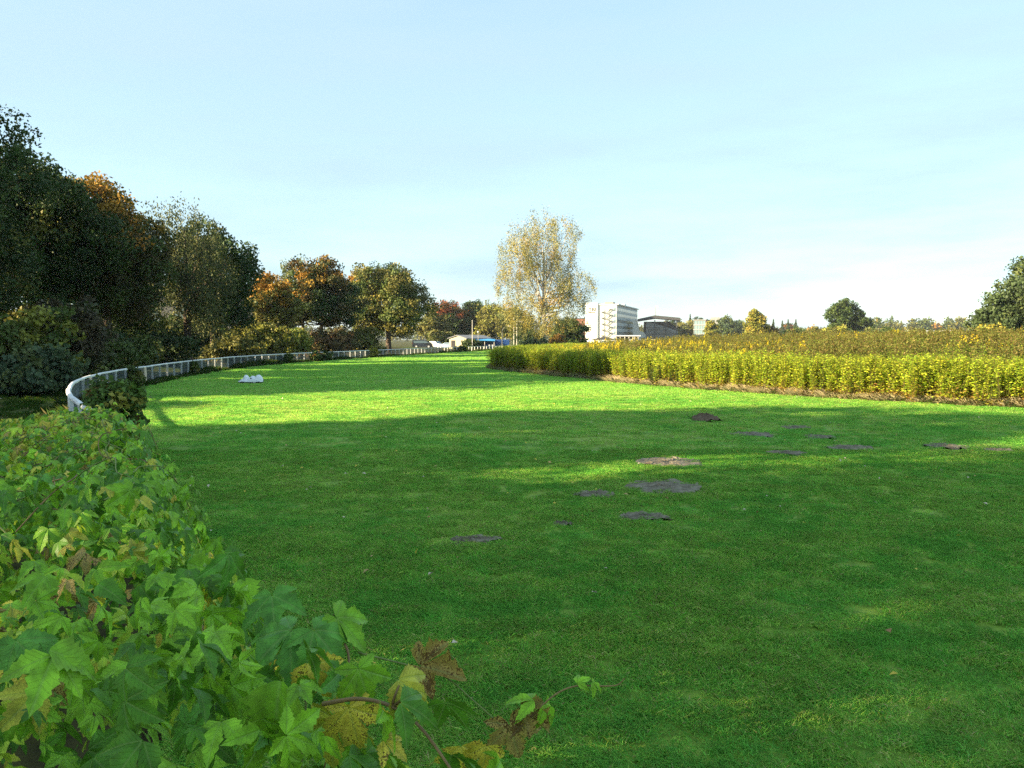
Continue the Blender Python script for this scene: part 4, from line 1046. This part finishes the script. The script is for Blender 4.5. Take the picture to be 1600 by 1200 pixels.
low_house('red brick building left of the white block', 'brick_house', 33, 450, 8, 10, 13.0, 'brick_red', 'roof_dark', 0, -5, 3)
low_house('low white kiosk with dark hipped roof before the white block', 'kiosk', 28.8, 300, 8.4, 5, 1.9, 'car_white', 'roof_dark', 0.9, -4, 3)
low_house('dark flat roofed hall behind the dark row of trees', 'hall', -66, 128, 27, 20, 9.9, 'roof_dark', 'steel_grey', 0, -4, 6)
low_house('long white shed on the far skyline, left one', 'white_hall', at(1422, 530, 470)[0], 470, 14, 8, 6.6, 'render_white', 'car_white', 0, 0, 4)
low_house('short white shed on the far skyline, right one', 'white_hall', at(1478, 530, 470)[0], 470, 5, 8, 6.8, 'render_white', 'car_white', 0, 0, 2)
def pavilion():
    t = empty('pavilion', (41.2, 330, 0), R(-6))
    MB().box(-0.5, 9.6, -1, 5, 3.15, 3.55).build('roof', MAT['car_white'], t)
    MB().box(0.2, 9, 3.5, 4.9, -1, 3.14).build('rear_wall', MAT['roof_dark'], t)
    c = MB().box(-0.1, 0.1, -0.1, 0.1, 0, 3.14).mesh('column', MAT['render_white'])
    for x in (0, 1.6, 3.4, 5.0, 6.6, 7.2, 8.6): add('column', c, t, (x, -0.6, 0))
    MB().box(6.0, 9.2, 2.0, 3.0, 0, 2.2).build('counter', MAT['render_white'], t)
    tag(t, 'open pavilion with thin white flat roof on columns', 'pavilion')
pavilion()

# the shed group behind the rail
def shed():
    t = empty('shed', (-12.9, 176, 0), R(24))
    MB().prism([(0, -0.5), (4.8, -0.5), (4.8, 2.15), (2.4, 2.75), (0, 2.15)], 0, 8.2).build('wall', MAT['shed_wall'], t).rotation_euler = (0, 0, 0)
    MB().prism([(-0.35, 2.09), (2.4, 2.78), (5.15, 2.09), (5.15, 2.2), (2.4, 2.92), (-0.35, 2.2)], -0.3, 8.5).build('roof', MAT['shed_roof'], t)
    MB().box(0.6, 1.7, -0.08, 0, 0.3, 1.75).build('doorway', MAT['underside'], t)
    MB().box(4.803, 4.87, 2.0, 3.1, 1.3, 1.7).build('window', MAT['glass_dark'], t)
    t.rotation_euler = (0, 0, R(-38)); t.location = (-13.4, 178, 0)
    tag(t, 'low cream shed with grey gable roof behind the rail', 'shed')
    u = empty('canopy', (-8.2, 176, 0))
    MB().hexa([(0, 0, 1.75), (4.6, 0, 1.6), (4.6, 4, 1.85), (0, 4, 2.2), (0, 0, 1.88), (4.6, 0, 1.72), (4.6, 4, 1.98), (0, 4, 2.35)]).build('roof', MAT['blue_light'], u)
    p = MB().box(-.06, .06, -.06, .06, 0, 1.7).mesh('post', MAT['pole_pale'])
    for x in (0.3, 2.4, 4.4): add('post', p, u, (x, 0.3, 0), scl=(1, 1, 0.94))
    MB().box(2.4, 4.5, 2.5, 2.6, 0, 1.7).build('back_panel', MAT['blue_paint'], u)
    tag(u, 'light blue lean-to canopy between the shed and the blue container', 'canopy')
    c = empty('container', (-4.3, 178, 0), R(-3))
    MB().box(0, 3.7, 0, 2.4, 0, 1.9).build('body', MAT['blue_paint'], c)
    rib = MB().box(0, .09, -.04, 0, .1, 1.8).mesh('rib', MAT['blue_paint'])
    for k in range(14): add('rib', rib, c, (.15 + k * .26, -0.001, 0))
    tag(c, 'deep blue container right of the canopy', 'container')
    for x, lab in ((-4.9, 'white upright board left of the blue container'), (-4.25, 'white upright board leaning at the blue container')):
        tag(MB().box(0, .3, 0, .05, 0, .85).build('board', MAT['car_white'], loc=(x, 174.5, 0), rot=(R(-6), 0, 0)), lab, 'board')
    low_house('grey lean-to shed half hidden behind the cars', 'lean_to', -17.6, 208, 2.6, 4, 2.0, 'facade_grey', 'shed_roof', 0, 0, 1)
    def pole(label, px, d, z1, name, cat, r=.06):
        q = at(px, 530, d); t = empty(name, (q[0], d, 0))
        MB().tube([(0, 0, -.3), (0, 0, z1 * .5), (0, 0, z1)], [r * 1.2, r, r * .75], 8).build('shaft', MAT['pole_pale'], t)
        return tag(t, label, cat)
    for px, d, z, lab in ((803, 150, 6.0, 'left one of two tall pale poles left of the birch'), (807.5, 156, 5.6, 'right one of two tall pale poles left of the birch'), (738, 170, 5.8, 'slim pale pole standing before the shed roof')):
        tt = pole(lab, px, d, z, 'pole', 'pole')
        MB().tube([(0, 0, z), (0, 0, z + .12)], [.09, .02], 8).build('cap', MAT['pole_pale'], tt)
    tt = pole('thin pole with white globe lamp above the shed', 747, 176, 3.4, 'globe_lamp', 'lamp', .03)
    V = MB(); V.tube([(0, 0, 3.35 + .36 * (1 - math.cos(a)) / 2) for a in np.linspace(0.1, 3.04, 7)], [.18 * math.sin(a) for a in np.linspace(0.1, 3.04, 7)], 10); V.build('globe', MAT['lamp_lens'], tt, smooth=True)
    q = at(784.5, 530, 165); t = empty('street_lamp', (q[0], 165, 0))
    MB().tube([(0, 0, -.3), (0, 0, 3.4), (.12, 0, 3.9), (.5, 0, 4.35), (1.1, 0, 4.6)], [.06, .05, .045, .04, .035], 8).build('shaft', MAT['steel_grey'], t)
    MB().box(1.0, 1.6, -.1, .1, 4.55, 4.68).build('lantern', MAT['pole_pale'], t)
    tag(t, 'curved street lamp in front of the blue container', 'lamp')
shed()

def car(label, paint, loc, rz, L=4.3, W=1.75, H=1.45, van=False, name='parked_car', cat='car'):
    t = empty(name, (loc[0], loc[1], loc[2] if len(loc) > 2 else 0), R(rz))
    h = L / 2; b = 0.22
    if van: prof = [(-h, b), (-h, 0.75 * H), (-h + .12, H - .06), (-h + .35, H), (h * .1, H), (h * .42, 0.93 * H), (h * .78, 0.58 * H), (h * .97, 0.46 * H), (h, b + .1), (h - .1, b)]
    else: prof = [(-h, b), (-h + .02, .6 * H), (-h + .35, .68 * H), (-h + .75, .96 * H), (-h + 1.1, H), (h * .15, H), (h * .5, .66 * H), (h * .93, .55 * H), (h, .38 * H), (h - .05, b)]
    m = MB(); n = len(prof)
    # body: inner outline full width low, drawn in towards the roof
    def yw(z): return W / 2 * (1 - 0.16 * max(0, (z - .55 * H) / (.45 * H)))
    m.v += [(x, -yw(z), z) for x, z in prof] + [(x, yw(z), z) for x, z in prof]
    m.f += [tuple(range(n)), tuple(reversed(range(n, 2 * n)))] + [(i, n + i, n + (i + 1) % n, (i + 1) % n) for i in range(n)]
    m.build('body', MAT[paint], t)
    if van: side = [(-h + .3, .62 * H), (-h + .4, .9 * H), (h * .08, .92 * H), (h * .36, .86 * H), (h * .62, .62 * H)]; ws = (h * .42, .93 * H, h * .78, .58 * H); rs = (-h, .6 * H, -h + .1, .93 * H)
    else: side = [(-h + .6, .68 * H), (-h + .95, .92 * H), (h * .12, .93 * H), (h * .4, .68 * H)]; ws = (h * .15, H, h * .5, .66 * H); rs = (-h + .35, .68 * H, -h + .75, .96 * H)
    for s in (-1, 1):
        g = MB(); k = len(side)
        g.v = [(x, s * (yw(z) + .004), z) for x, z in side] + [(x, s * (yw(z) - .05), z) for x, z in side]
        g.f = [tuple(range(k)), tuple(reversed(range(k, 2 * k)))] + [(i, k + i, k + (i + 1) % k, (i + 1) % k) for i in range(k)]
        g.build('side_window', MAT['glass_dark'], t)
    for nm, (x0, z0, x1, z1) in (('windscreen', ws), ('rear_window', rs)):
        y0, y1 = yw(z0) * .86, yw(z1) * .86; nx, nz = (z0 - z1), (x1 - x0); q = math.hypot(nx, nz) or 1; ox, oz = nx / q * .012, nz / q * .012
        if nm == 'windscreen': ox, oz = abs(ox), abs(oz)
        else: ox, oz = -abs(ox), abs(oz)
        a, c = .12, .88
        p = [(x0 + (x1 - x0) * f, z0 + (z1 - z0) * f, y0 + (y1 - y0) * f) for f in (a, c)]
        MB().hexa([(p[0][0] + ox, -p[0][2], p[0][1] + oz), (p[1][0] + ox, -p[1][2], p[1][1] + oz), (p[1][0] + ox, p[1][2], p[1][1] + oz), (p[0][0] + ox, p[0][2], p[0][1] + oz),
                   (p[0][0] - ox * 3, -p[0][2], p[0][1] - oz * 3), (p[1][0] - ox * 3, -p[1][2], p[1][1] - oz * 3), (p[1][0] - ox * 3, p[1][2], p[1][1] - oz * 3), (p[0][0] - ox * 3, p[0][2], p[0][1] - oz * 3)]).build(nm, MAT['glass_dark'], t)
    for s in (-1, 1):
        for x in (-h * .6, h * .62):
            wl = MB().tube([(0, -.11, 0), (0, .11, 0)], [.33, .33], 16).build('wheel', MAT['rubber'], t, loc=(x, s * (W / 2 - .08), .33))
            MB().tube([(0, s * .112 - .01, 0), (0, s * .112 + .01, 0)], [.21, .21], 12).build('rim', MAT['hubcap'], wl)
        MB().box(h - .09, h + .012, s * W * .36 - .16, s * W * .36 + .16, .44 * H, .52 * H).build('headlight', MAT['lamp_lens'], t)
        MB().box(-h - .012, -h + .05, s * W * .42 - .1, s * W * .42 + .1, .48 * H, .66 * H).build('tail_light', MAT['tail_lens'], t)
    return tag(t, label, cat, 'parked cars')
car('black van with long sloping bonnet parked under the trees', 'car_black', (at(661, 530, 192)[0], 192), -4, 4.7, 1.9, 1.8, True, 'parked_van', 'van')
car('white estate car parked right behind the black van', 'car_white', (at(681, 530, 197)[0], 197), -35, 4.2, 1.75, 1.5)
car('pale blue car seen low behind the rail left of the shed', 'car_blue', (at(698, 530, 186)[0], 186), 160, 3.6, 1.65, 1.2)
rr = random.Random(3)
CARS = [(1002, 'car_silver', 'silver car left of the row below the grandstand'), (1012, 'car_blue', 'pale blue car second in the row below the grandstand'), (1022, 'car_white', 'white car third in the row below the grandstand'), (1033, 'car_silver', 'silver car fourth in the row below the grandstand'),
        (1043, 'car_blue', 'pale blue car fifth in the row below the grandstand'), (1054, 'car_black', 'black car at the right end of the row below the grandstand'), (1131, 'car_white', 'white car right of the round yellow green tree'), (1144, 'car_silver', 'silver van below the blue green tree'), (1158, 'car_black', 'black car below the teal tree'), (985, 'car_white', 'white car before the open pavilion')]
for px, m, lab in CARS:
    car(lab, m, (at(px, 530, 322)[0], 322 + rr.uniform(-3, 3), 0.5), rr.choice((70, 85, 100, 20, -15)), van=('van' in lab), H=2.0 if 'van' in lab else 1.45)

# white moulded body on the lawn
def white_body():
    q = gnd(392, 598)
    t = empty('plastic_body', (q[0], q[1], lawn_z(np.array([q[0]]), np.array([q[1]]))[0] + .015), R(4))
    nx_, ny_ = 61, 25
    X, Y = np.meshgrid(np.linspace(-.57, .57, nx_), np.linspace(-.3, .3, ny_))
    half = 0.3 * np.clip(1 - np.abs(X / .575) ** 5, 0, 1) ** .5 * np.where(X < -.2, 0.62 + 0.38 * np.clip((X + .57) / .37, 0, 1), 1)
    e = np.clip(1 - (np.abs(Y) / np.maximum(half, .01)) ** 4, 0, 1) ** .5
    h = 0.10 * e * np.clip(.35 + (X + .57) * 3.2, .35, 1)
    def dome(cx, rx, ry, hh):
        return hh * np.sqrt(np.clip(1 - ((X - cx) / rx) ** 2 - (Y / ry) ** 2, 0, 1))
    h = np.maximum(h, dome(-.21, .17, .2, .315)); h = np.maximum(h, dome(.1, .2, .24, .27)); h = np.maximum(h, dome(.355, .205, .27, .32)); h = np.maximum(h, dome(-.3, .2, .22, .15)); h = np.maximum(h, .2 * e * np.clip(1 - ((X - .2) / .36) ** 4, 0, 1))
    # squeeze the sheet to the outline so that it closes
    Yc = np.sign(Y) * np.minimum(np.abs(Y), half)
    Z = .055 + h
    V = np.stack([X, Yc, Z], -1).reshape(-1, 3)
    i = (np.arange(ny_ - 1)[:, None] * nx_ + np.arange(nx_ - 1)[None, :]).ravel()
    me = np_mesh('shell', V, np.stack([i, i + 1, i + nx_ + 1, i + nx_], 1), MAT['white_plastic'], smooth=True)
    add('shell', me, t)
    MB().box(-.5, .5, -.24, .24, .0, .0545).build('base', MAT['underside'], t)
    for x in (-.33, .22, .42): MB().tube([(0, -.02, 0), (0, .02, 0)], [.045, .045], 10).build('wheel', MAT['hubcap'] if x == .22 else MAT['rubber'], t, loc=(x, -.262, .035))
    MB().box(.02, .09, -.262, -.2, .2, .235).build('slot', MAT['underside'], t)
    tag(t, 'white moulded plastic body with rounded humps lying on the lawn', 'plastic body')
white_body()

# ------------------------------------------------------------------ hop vine over the near rail
def hop_leaf(rng, nl=3, rows=7, cols=2, droop=.35, fold=.25, side=.3, curl=.0):
    """palmate, toothed leaf; petiole end at the origin, middle lobe along +y, length 1"""
    if nl == 1: ax = [(0, 1.0)]
    elif nl == 3: ax = [(-56, .78), (0, 1.0), (56, .78)]
    else: ax = [(-108, .5), (-52, .82), (0, 1.0), (52, .82), (108, .5)]
    Vs, Fs, UV, nb = [], [], [], 0
    ph = rng.random() * 6
    for i, (a, L_) in enumerate(ax):
        L_ = L_ * (0.9 + .2 * rng.random())
        hl = (a - ax[i - 1][0]) / 2 if i > 0 else 42.0          # degrees to the neighbour on the -side
        hr = (ax[i + 1][0] - a) / 2 if i < len(ax) - 1 else 42.0
        if nl == 1: hl = hr = 60
        s = np.linspace(.03, 1, rows + 1); tt = np.linspace(-1, 1, 2 * cols + 1)
        p = (.5 if nl == 1 else .45) * (1 - s) ** .7
        tooth = np.where(np.arange(rows + 1) % 2 == 0, 1.16, .82); tooth[-1] = 1; tooth[0] = 1
        wl = np.minimum(np.tan(R(min(hl, 75))) * s, p * tooth); wr = np.minimum(np.tan(R(min(hr, 75))) * s, p * tooth)
        # clipped part keeps a clean shared edge
        W_ = np.where(tt[None, :] < 0, wl[:, None], wr[:, None]) * tt[None, :] * L_
        S_ = np.repeat((s * L_)[:, None], len(tt), 1) - 0.10 * L_ * (np.abs(W_) / (.3 * L_)) ** 2 * (np.abs(tt)[None, :] > .9) * (s[:, None] > .45) * 0.6
        # lobe frame: axis direction a measured from +y towards +x
        ca, sa = math.cos(R(a)), math.sin(R(a))
        x = S_ * sa + W_ * ca; y = S_ * ca - W_ * sa
        r = np.hypot(x, y)
        z = -droop * r ** 2 + fold * np.abs(W_) - side * abs(sa) * r ** 1.3 * .6 + .03 * np.sin(9 * r + ph + a) * np.abs(W_) * 4 + curl * np.abs(W_) ** 2 * 4
        V = np.stack([x, y, z], -1).reshape(-1, 3); k = len(tt)
        ii_ = (np.arange(rows)[:, None] * k + np.arange(k - 1)[None, :]).ravel()
        Fs.append(np.stack([ii_, ii_ + 1, ii_ + k + 1, ii_ + k], 1) + nb); nb += len(V); Vs.append(V)
        UV.append(np.stack([np.repeat(s[:, None], k, 1), W_ / L_], -1).reshape(-1, 2))
    return np.vstack(Vs), np.vstack(Fs), np.vstack(UV)
VCOL = [((.075, .22, .014), .05, 4.0), ((.18, .40, .02), .1, 3.5), ((.24, .5, .025), .05, 2.6), ((.10, .29, .035), .05, 0.8), ((.38, .56, .03), .25, 2.4), ((.5, .5, .05), .5, 1.0), ((.72, .6, .06), .7, .4), ((.45, .33, .1), .85, .4)]
def leaf_cols(V, UV, base, age, rng):
    """own colour of the blade: margins and tips turn yellow first on older leaves"""
    n = len(V); c = np.tile(np.array(base), (n, 1))
    e = np.clip(np.abs(UV[:, 1]) / .22, 0, 1) ** 2 * min(1, age * 1.4)
    y = np.array([.42, .34, .05]) if age < .95 else np.array([.3, .2, .06])
    return c * (1 - e[:, None] * .7) + y * e[:, None] * .7
def add_age(me, val):
    a = me.attributes.new('age', 'FLOAT', 'POINT'); a.data.foreach_set('value', np.asarray(np.broadcast_to(val, (len(me.vertices),)), np.float32))
def frame(tip, nor):
    d = tip / (np.linalg.norm(tip, axis=-1, keepdims=True) + 1e-9)
    x = np.cross(d, nor); x /= np.linalg.norm(x, axis=-1, keepdims=True) + 1e-9
    z = np.cross(x, d)
    return np.stack([x, d, z], -1)          # columns
def vine():
    rng = np.random.default_rng(77)
    root = empty('hop_vine', (0, 0, 0))
    shapes = [hop_leaf(rng, nl, 14, 2, dr, fo, si, cu) for nl, dr, fo, si, cu in ((3, .4, .45, .4, 0), (5, .45, .4, .45, 0), (3, .7, .55, .5, 0), (5, .25, .35, .3, .2), (3, .6, .3, .6, .3), (1, .5, .5, .1, 0))]
    crisp = hop_leaf(rng, 5, 14, 2, .2, .9, -.5, 1.4)
    meshes = {}
    def lmesh(si, ci):
        if (si, ci) not in meshes:
            V, F, UV = crisp if si == 'c' else shapes[si]
            base, age, _ = VCOL[ci]
            me = np_mesh('leaf', V, F, MAT['vine_leaf'], leaf_cols(V, UV, base, age, rng), UV, smooth=True); add_age(me, age); meshes[(si, ci)] = me
        return meshes[(si, ci)]
    path = resample(RAIL, 0.05); path = path[(path[:, 1] > -0.6) & (path[:, 1] < 15.5)]
    T = np.gradient(path, axis=0); T /= np.linalg.norm(T, axis=1)[:, None]; NL = np.column_stack([-T[:, 1], T[:, 0]])
    us = np.array([-.42, -.3, -.12, .1, .5, 1.0, 1.5, 2.0, 2.4]); fs = np.array([.1, .5, .86, 1.0, .98, .86, .62, .36, .05])
    def top(y, u, x):
        H = np.interp(y, [0, 2.6, 4, 6.5, 9.7, 12, 14, 18.2], [1.33, 1.33, 1.26, 1.16, 1.02, .78, .55, .3])
        return H * np.interp(u, us, fs) + .19 * vnoise(x, y, .62, 21) + .07 * vnoise(x, y, .24, 22)
    N_ = 20000
    k = (rng.random(N_) ** 1.0 * len(path)).astype(int)
    wide = np.interp(path[k, 1], [0, 2, 5, 9, 14, 18], [1.6, 1.9, 2.2, 2.3, 2.1, 1.3])
    u = -.36 + rng.random(N_) * (wide + .36)
    X = path[k, 0] + NL[k, 0] * u; Y = path[k, 1] + NL[k, 1] * u
    lay = rng.choice(4, N_, p=[.27, .25, .26, .22])
    dz = np.array([0, .08, .18, .34])[lay] * (.6 + .8 * rng.random(N_))
    Z = top(Y, u, X) - dz + (lay == 0) * np.abs(rng.normal(0, .055, N_))
    eps = .04
    gx_ = (top(Y, u, X + eps) - top(Y, u, X - eps)) / (2 * eps)
    slope_u = (top(Y, u + .05, X) - top(Y, u - .05, X)) / .1
    keep = (Z > .08) & (np.sqrt(X ** 2 + Y ** 2 + (Z - 2) ** 2) > 1.0) & (Y > .75)
    keep &= ~((Y < 1.3) & (Z > 1.28))
    X, Y, Z, u, lay, k, slope_u = [q[keep] for q in (X, Y, Z, u, lay, k, slope_u)]; n = len(X)
    down = -np.column_stack([NL[k, 0] * slope_u, NL[k, 1] * slope_u, slope_u ** 2])
    tip = down * .7 + unit(rng, n) * np.array([1, 1, .25]) + np.array([.45, -.35, -.42])
    nor = np.column_stack([-NL[k, 0] * slope_u, -NL[k, 1] * slope_u, np.ones(n)]) + unit(rng, n) * 1.05 + np.array([.05, -.3, .1])
    size = (.036 + .056 * rng.random(n) ** 1.4) * np.interp(Y, [1, 4, 10, 18], [1.0, 1.08, 1.15, 1.2])
    wts = np.array([c[2] for c in VCOL])
    hue = vnoise(X, Y, .8, 23) + .5 * vnoise(X, Y, .3, 24)
    P_ = np.tile(wts, (n, 1)); P_[:, 4:] *= np.clip(1 + 2.2 * hue, .1, 5)[:, None] * np.where(u > .55, 3.0, .8)[:, None] * np.where(lay > 1, 1.8, 1)[:, None]
    P_[:, 2] *= np.clip(1 - hue, .2, 3); P_ /= P_.sum(1)[:, None]
    ci = (P_.cumsum(1) > rng.random((n, 1))).argmax(1)
    M = frame(tip, nor); C = np.column_stack([X, Y, Z])
    # the 300 that show largest are objects
    pxy = np.column_stack([800 + 1300 * X / Y, 530 + 1300 * (2 - Z) / Y])
    vis = (lay <= 1) & (pxy[:, 0] > -60) & (pxy[:, 0] < 1650) & (pxy[:, 1] < 1290) & (Y < 6)
    score = np.where(vis, size / Y * (1 + .0 * X) * np.where(lay == 0, 1.3, .9), 0)
    order = np.argsort(-score)[:285]
    for q in order:
        si = rng.choice(6, p=[.3, .2, .2, .12, .12, .06]); o = add('leaf', lmesh(int(si), int(ci[q])), root)
        s = size[q] * 1.12
        m4 = Matrix([[*(M[q, r] * s), C[q, r]] for r in range(3)] + [[0, 0, 0, 1]])
        o.matrix_local = m4
    rest = np.ones(n, bool); rest[order] = False
    lowres = {}
    for tier, (y0, y1, rows, cols) in enumerate(((0, 4.2, 5, 1), (4.2, 30, 3, 1))):
        sel = np.where(rest & (Y >= y0) & (Y < y1))[0]
        Vs, Fs, Cs, Us, As, nb = [], [], [], [], [], 0
        var = [hop_leaf(rng, nl, rows, cols, dr, fo, si, 0) for nl, dr, fo, si in (((3, .3, .3, .3), (5, .35, .25, .35), (3, .55, .4, .45), (3, .2, .2, .2)) if tier == 0 else ((3, .3, .3, .3), (3, .5, .3, .4)))]
        vi = rng.integers(0, len(var), len(sel))
        for v in range(len(var)):
            V, F, UV = var[v]
            for c_ in range(len(VCOL)):
                ss = sel[(vi == v) & (ci[sel] == c_)]
                if not len(ss): continue
                W = np.einsum('nij,vj->nvi', M[ss] * size[ss][:, None, None], V) + C[ss][:, None, :]
                base, age, _ = VCOL[c_]
                Vs.append(W.reshape(-1, 3)); m_ = len(V)
                Fs.append((F[None] + (np.arange(len(ss)) * m_)[:, None, None]).reshape(-1, 4) + nb); nb += len(ss) * m_
                cc = leaf_cols(V, UV, base, age, rng); Cs.append((cc[None] * (.75 + .5 * rng.random((len(ss), 1, 1)))).reshape(-1, 3))
                Us.append(np.tile(UV, (len(ss), 1))); As.append(np.full(len(ss) * m_, age))
        me = np_mesh('foliage', np.vstack(Vs), np.vstack(Fs), MAT['vine_leaf'], np.vstack(Cs), np.vstack(Us), smooth=True); add_age(me, np.concatenate(As))
        tag(add('foliage', me, root), kind='stuff')
    # stems running through the mound
    for s_ in range(34):
        y0 = 2.6 + rng.random() * 6; m_ = 9
        kk = np.argmin(np.abs(path[:, 1] - y0)); u0 = rng.uniform(-.2, 1.2); pts = []
        for j in range(m_):
            q = min(len(path) - 1, kk + j * 3); uu = u0 + .12 * math.sin(j * 1.1 + s_) + j * .02 * rng.normal()
            x, y = path[q] + NL[q] * uu
            pts.append((x, y, float(top(np.array([y]), np.array([uu]), np.array([x]))[0]) + .02 + .03 * math.sin(j * 1.7 + s_)))
        V, F = tube(catmull(pts, 4), .0025 + .0015 * rng.random(), 6)
        add('stem', np_mesh('stem', V, F, MAT['vine_stem' if s_ % 2 else 'vine_shoot'], smooth=True), root)
    trunkpts = [(0, 0)]
    # free shoots reaching out over the lawn at the lower right
    def shoot(pp, r, m):
        pts = catmull([at(*p) for p in pp], 6); V, F = tube(pts, np.linspace(r, r * .55, len(pts)), 8)
        add('stem', np_mesh('stem', V, F, MAT[m], smooth=True), root)
    shoot([(505, 1100, 1.5), (560, 1092, 1.46), (612, 1104, 1.42), (660, 1140, 1.38), (720, 1225, 1.33)], .0042, 'vine_stem')
    shoot([(470, 1000, 1.7), (478, 1080, 1.66), (474, 1150, 1.62), (470, 1215, 1.6)], .0032, 'vine_shoot')
    shoot([(612, 1104, 1.42), (618, 1085, 1.42), (625, 1068, 1.44)], .003, 'vine_stem'); shoot([(614, 1104, 1.42), (632, 1090, 1.4), (642, 1080, 1.4)], .003, 'vine_stem')
    shoot([(560, 1020, 1.75), (620, 1035, 1.72), (690, 1055, 1.7), (740, 1095, 1.68), (785, 1135, 1.66)], .0022, 'vine_shoot')
    shoot([(790, 1160, 1.66), (838, 1112, 1.66), (868, 1085, 1.67), (900, 1072, 1.68), (945, 1072, 1.69), (965, 1070, 1.69), (976, 1060, 1.69)], .0021, 'vine_stem')
    shoot([(530, 990, 1.75), (545, 1030, 1.7), (530, 1110, 1.62), (505, 1205, 1.58)], .0032, 'vine_stem')
    def one(px, py, d, L_, si, ci_, tipdir, nrm, label=None):
        c = at(px, py, d); m = frame(np.array(tipdir, float), np.array(nrm, float)) * L_
        o = add('leaf', lmesh(si, ci_), root); o.matrix_local = Matrix([[*m[r], c[r]] for r in range(3)] + [[0, 0, 0, 1]])
        if label: o['label'] = label
    one(622, 1062, 1.44, .085, 0, 5, (.75, -.1, -.55), (.1, -.6, .8), 'yellow green leaf with brown specks')
    one(645, 1080, 1.40, .06, 2, 5, (.5, -.1, -.75), (.5, -.6, .6))
    one(545, 1105, 1.50, .10, 1, 6, (.25, -.1, -1), (.1, -.95, .3), 'yellow leaf spotted brown')
    one(520, 1120, 1.55, .115, 3, 5, (-.05, -.1, -1), (-.1, -.95, .2))
    one(560, 1045, 1.52, .085, 1, 1, (.35, -.2, -.85), (.2, -.8, .5))
    one(655, 1040, 1.7, .105, 'c', 7, (.95, -.1, -.2), (.0, -.75, .65), 'withered brown curled leaf')
    one(720, 1165, 1.5, .085, 2, 6, (.15, -.1, -.9), (.1, -.9, .4), 'yellow leaf at the picture edge')
    one(760, 1165, 1.5, .07, 0, 6, (-.1, -.1, -1), (.3, -.9, .4))
    one(795, 1130, 1.66, .095, 1, 7, (.3, -.1, -.9), (.1, -.95, .3), 'half withered leaf below the free shoot')
    one(815, 1112, 1.66, .075, 'c', 7, (.8, 0, -.5), (.1, -.6, .7))
    one(902, 1068, 1.68, .035, 0, 2, (.6, .2, .3), (0, -.5, .8)); one(925, 1066, 1.68, .035, 2, 2, (.8, 0, -.4), (0, -.4, .9))
    one(835, 1095, 1.66, .06, 2, 2, (-.6, 0, .2), (0, -.3, .9)); one(850, 1100, 1.66, .06, 2, 2, (.6, 0, -.7), (.2, -.5, .8))
    one(455, 985, 1.72, .13, 1, 3, (-.6, -.5, -.35), (-.1, -.6, .8)); one(490, 985, 1.7, .115, 1, 3, (.8, -.4, -.6), (.2, -.6, .75)); one(440, 1060, 1.5, .15, 5, 1, (-.15, -.35, -.9), (-.2, -.85, .5)); one(525, 965, 1.75, .105, 3, 1, (.7, -.1, -.6), (.3, -.5, .8)); one(480, 1035, 1.6, .09, 0, 6, (.4, -.1, -.6), (.1, -.9, .3))
    one(425, 930, 1.95, .11, 3, 3, (.2, -.6, -.4), (0, -.6, .8))
    tag(root, 'leafy hop vine sprawling over the near rail with yellowing leaves', 'vine')
vine()

# ------------------------------------------------------------------ air: light autumn haze
hz = bpy.data.materials.new('haze'); hz.use_nodes = True
t_ = hz.node_tree; t_.nodes.remove(t_.nodes['Principled BSDF'])
pv = t_.nodes.new('ShaderNodeVolumePrincipled'); pv.inputs['Color'].default_value = (0.82, 0.9, 1.0, 1); pv.inputs['Density'].default_value = 0.00013; pv.inputs['Anisotropy'].default_value = 0.2
t_.links.new(pv.outputs[0], t_.nodes['Material Output'].inputs['Volume'])
tag(MB().box(-1500, 2000, -300, 2500, -1.6, 34).build('haze', hz), 'thin pale autumn haze over the racecourse', kind='stuff')
